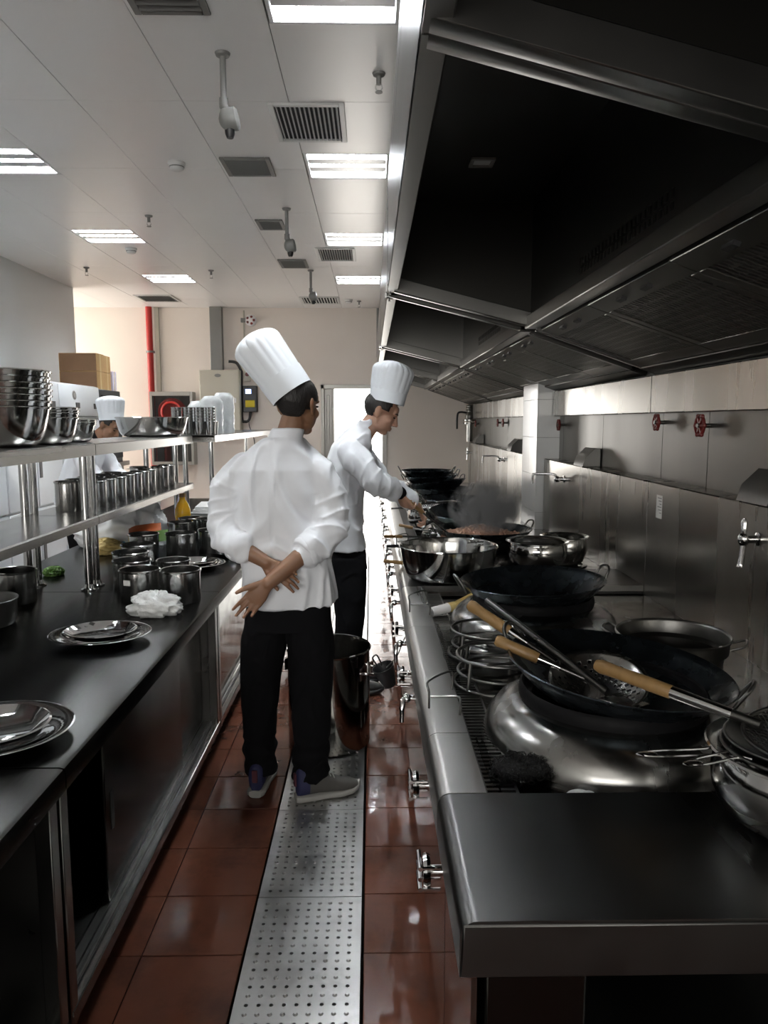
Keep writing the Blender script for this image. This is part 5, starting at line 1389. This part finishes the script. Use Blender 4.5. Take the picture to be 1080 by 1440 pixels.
displace(me, lambda p, n: wk2(p, n) + (f2(p, n) if p.y < 4.24 and p.z > 1.15 else 0) + (.005*math.sin(p.y*40+p.x*30)*max(0, min(1, (.97-p.z)/.1)) if p.z < .97 and abs(n.z) < .5 else 0)); shift(me, B2)
link('jacket', me, M['jacket'], p2)
c_ = MB(); limb(c_, [Vector(q)-Vector(B2) for q in ((.118,4.21,1.235),(.145,4.245,1.218),(.168,4.27,1.205))], [.046,.042,.038], 18)
link('black_cuff', fuse(c_, .005, 2), M['black'], p2)
tr = MB()
tr.loft([((-.155,4.36,.95),Yv*.16,X*.09),((-.15,4.36,.84),Yv*.178,X*.112),((-.145,4.36,.74),Yv*.18,X*.12)], 36, 2.3)
for yy in (4.26, 4.46):
    tr.loft([(c, Yv*w, X*d) for c, w, d in (((-.148,yy,.84),.095,.115),((-.135,yy,.66),.09,.105),((-.125,yy,.48),.080,.085),((-.145,yy,.28),.07,.078),((-.15,yy,.09),.065,.072))], 26, 2.2)
me = fuse(tr, .007, 4); displace(me, wrinkle(1.1, .004, (10,10,6))); shift(me, B2); link('trousers', me, M['black'], p2)
for yy in (4.26, 4.46): shoe(p2, B2, (-.215,yy,0), (1,.05,0), mats=('blackp','blackp','blackp','blackp'))
# the ladle in his hand
t = thing('stirring_ladle', 'steel ladle in the hand of the cook, reaching into the mince', 'ladle', (.50,4.45,.915))
q0 = Vector((.185,4.30,1.18)); e0 = Vector((.50,4.45,.915)); dl = (q0-e0)
MB().tube([dl*1.0, dl*.62], [.013,.011], 12).build('wooden_handle', M['wood'], t)
MB().tube([dl*.66, dl*.05], .006, 10).build('rod', M['steel'], t)
MB().lathe(rimmed(bowl_profile(.02,.05,.035), .002) + [(.047,.036),(.025,.01),(0,.004)], 24).build('scoop', M['spun'], t, (0,0,-.02))

# ---- cook at the far prep table
B3 = (-2.50, 6.40, .002)
HC3 = Vector((-2.225, 6.38, 1.575)); F3 = frame3((.80,-.35,-.48), (.3,0,1))
b = MB(); head_into(b, HC3, F3, 1.0)
limb(b, [(-2.37,6.40,1.43),(-2.33,6.395,1.49),(-2.27,6.39,1.54)], [.060,.056,.053])
b.loft([((-2.52,6.40,.90),Yv*.14,X*.09),((-2.51,6.40,1.10),Yv*.13,X*.09),((-2.45,6.40,1.28),Yv*.15,X*.10),((-2.39,6.40,1.38),Yv*.15,X*.085),((-2.36,6.40,1.44),Yv*.08,X*.06)], 22, 2.3)
limb(b, [(-2.40,6.21,1.37),(-2.35,6.17,1.24),(-2.30,6.18,1.14),(-2.20,6.24,1.10),(-2.10,6.28,1.06)], [.045,.042,.038,.034,.026])
limb(b, [(-2.40,6.59,1.37),(-2.33,6.63,1.24),(-2.27,6.62,1.14),(-2.17,6.54,1.10),(-2.08,6.50,1.05)], [.045,.042,.038,.034,.026])
hand_into(b, (-2.10,6.28,1.06), (.85,.15,-.45), (0,0,-1), 1, (20,25,20), .95); hand_into(b, (-2.08,6.50,1.05), (.85,-.15,-.45), (0,0,-1), -1, (20,25,20), .95)
for yy in (6.30, 6.50):
    limb(b, [(-2.52,yy,.88),(-2.48,yy,.48),(-2.52,yy,.10)], [.07,.05,.035]); limb(b, [(-2.52,yy,.10),(-2.45,yy,.045),(-2.38,yy,.036)], [.032,.024,.014])
me = fuse(b, .006, 3); shift(me, B3)
p3 = tag(link('person', me, M['skin'], None, B3), 'cook in white bending over work behind the shelves, by the freezers', 'person')
hair_cap(p3, B3, HC3, F3); face_bits(p3, B3, HC3, F3)
toque(p3, B3, HC3 + F3 @ Vector((0,.0,.060)) + Vector((-.01,0,0)), (-.03,0,1.0), F3 @ Vector((1,0,0)), .092, .106, .205, .065, dome=.24, seed=2.0)
j = MB()
tors = [(.90,-2.60,.205,.110),(.97,-2.58,.20,.115),(1.08,-2.54,.195,.122),(1.20,-2.49,.200,.128),(1.30,-2.45,.205,.125),(1.38,-2.41,.20,.11),(1.43,-2.38,.14,.09),(1.47,-2.345,.08,.07)]
j.loft([((x,6.40,z), Yv*w, X*d + Z*(-.35*d)) for z, x, w, d in tors], 40, 2.3)
S3 = [[(-2.41,6.21,1.37),(-2.36,6.16,1.25),(-2.29,6.18,1.15),(-2.20,6.235,1.11),(-2.14,6.265,1.085)], [(-2.41,6.59,1.37),(-2.34,6.64,1.25),(-2.27,6.62,1.15),(-2.18,6.55,1.11),(-2.12,6.52,1.08)]]
for S_ in S3: limb(j, smoothpts(S_,4), [.078]*5+[.076]*4+[.070]*4+[.058]*4, 20)
me = fuse(j, .008, 4); displace(me, wrinkle(4.4, .005, (8,8,4))); shift(me, B3); link('jacket', me, M['jacket'], p3)
tr = MB().loft([((-2.55,6.40,.98),Yv*.18,X*.10),((-2.54,6.40,.84),Yv*.185,X*.12),((-2.53,6.40,.74),Yv*.175,X*.115)], 30, 2.3)
for yy in (6.30, 6.50): tr.loft([(c, Yv*w, X*d) for c, w, d in (((-2.53,yy,.84),.095,.115),((-2.50,yy,.66),.09,.10),((-2.49,yy,.48),.08,.085),((-2.51,yy,.28),.07,.078),((-2.52,yy,.09),.065,.072))], 22, 2.2)
me = fuse(tr, .009, 4); shift(me, B3); link('trousers', me, M['black'], p3)
for yy in (6.30, 6.50): shoe(p3, B3, (-2.58,yy,0), (1,0,0), mats=('blackp','blackp','blackp','blackp'))
neck = MB(); limb(neck, [Vector(q)-Vector(B3) for q in ((-2.37,6.40,1.455),(-2.345,6.397,1.482))], [.068,.063], 18)
link('dark_collar', fuse(neck, .006, 2), M['black'], p3)

# ------------------------------------------------------------------ steam over the mince
sv = bpy.data.materials.new('steam'); sv.use_nodes = True
nt = sv.node_tree; N = nt.nodes; L = nt.links; N.remove(N['Principled BSDF'])
pv = N.new('ShaderNodeVolumePrincipled'); pv.inputs['Color'].default_value = (.95,.95,.95,1)
tc = N.new('ShaderNodeTexCoord'); mp = N.new('ShaderNodeMapping'); mp.inputs['Scale'].default_value = (1,1,.55)
ns = N.new('ShaderNodeTexNoise'); ns.inputs['Scale'].default_value = 8; ns.inputs['Detail'].default_value = 3; ns.inputs['Distortion'].default_value = 1.2
L.new(tc.outputs['Object'], mp.inputs[0]); L.new(mp.outputs[0], ns.inputs['Vector'])
mr = N.new('ShaderNodeMapRange'); mr.inputs['From Min'].default_value = .45; mr.inputs['From Max'].default_value = .75; mr.inputs['To Min'].default_value = 0; mr.inputs['To Max'].default_value = 85
L.new(ns.outputs['Fac'], mr.inputs['Value'])
# thin out with distance from the column's core
gr = N.new('ShaderNodeVectorMath'); gr.operation = 'LENGTH'
m2 = N.new('ShaderNodeMapping'); m2.inputs['Location'].default_value = (-.03,0,-.55); m2.inputs['Scale'].default_value = (4.2,4.2,5.2)
L.new(tc.outputs['Object'], m2.inputs[0]); m2.inputs['Location'].default_value = (-.1,0,-.75); L.new(m2.outputs[0], gr.inputs[0])
fo = N.new('ShaderNodeMapRange'); fo.inputs['From Min'].default_value = .25; fo.inputs['From Max'].default_value = 1.0; fo.inputs['To Min'].default_value = 1; fo.inputs['To Max'].default_value = 0
L.new(gr.outputs['Value'], fo.inputs['Value'])
mu = N.new('ShaderNodeMath'); mu.operation = 'MULTIPLY'; L.new(mr.outputs[0], mu.inputs[0]); L.new(fo.outputs[0], mu.inputs[1]); L.new(mu.outputs[0], pv.inputs['Density'])
L.new(pv.outputs[0], N['Material Output'].inputs['Volume'])
tag(MB().ell((.025,0,.145), (.25,.25,.20), None, 24, 14).build('steam_cloud', sv, None, (.68,4.53,.94), smooth=60), 'wisps of steam rising from the mince wok', 'steam', kind='stuff')
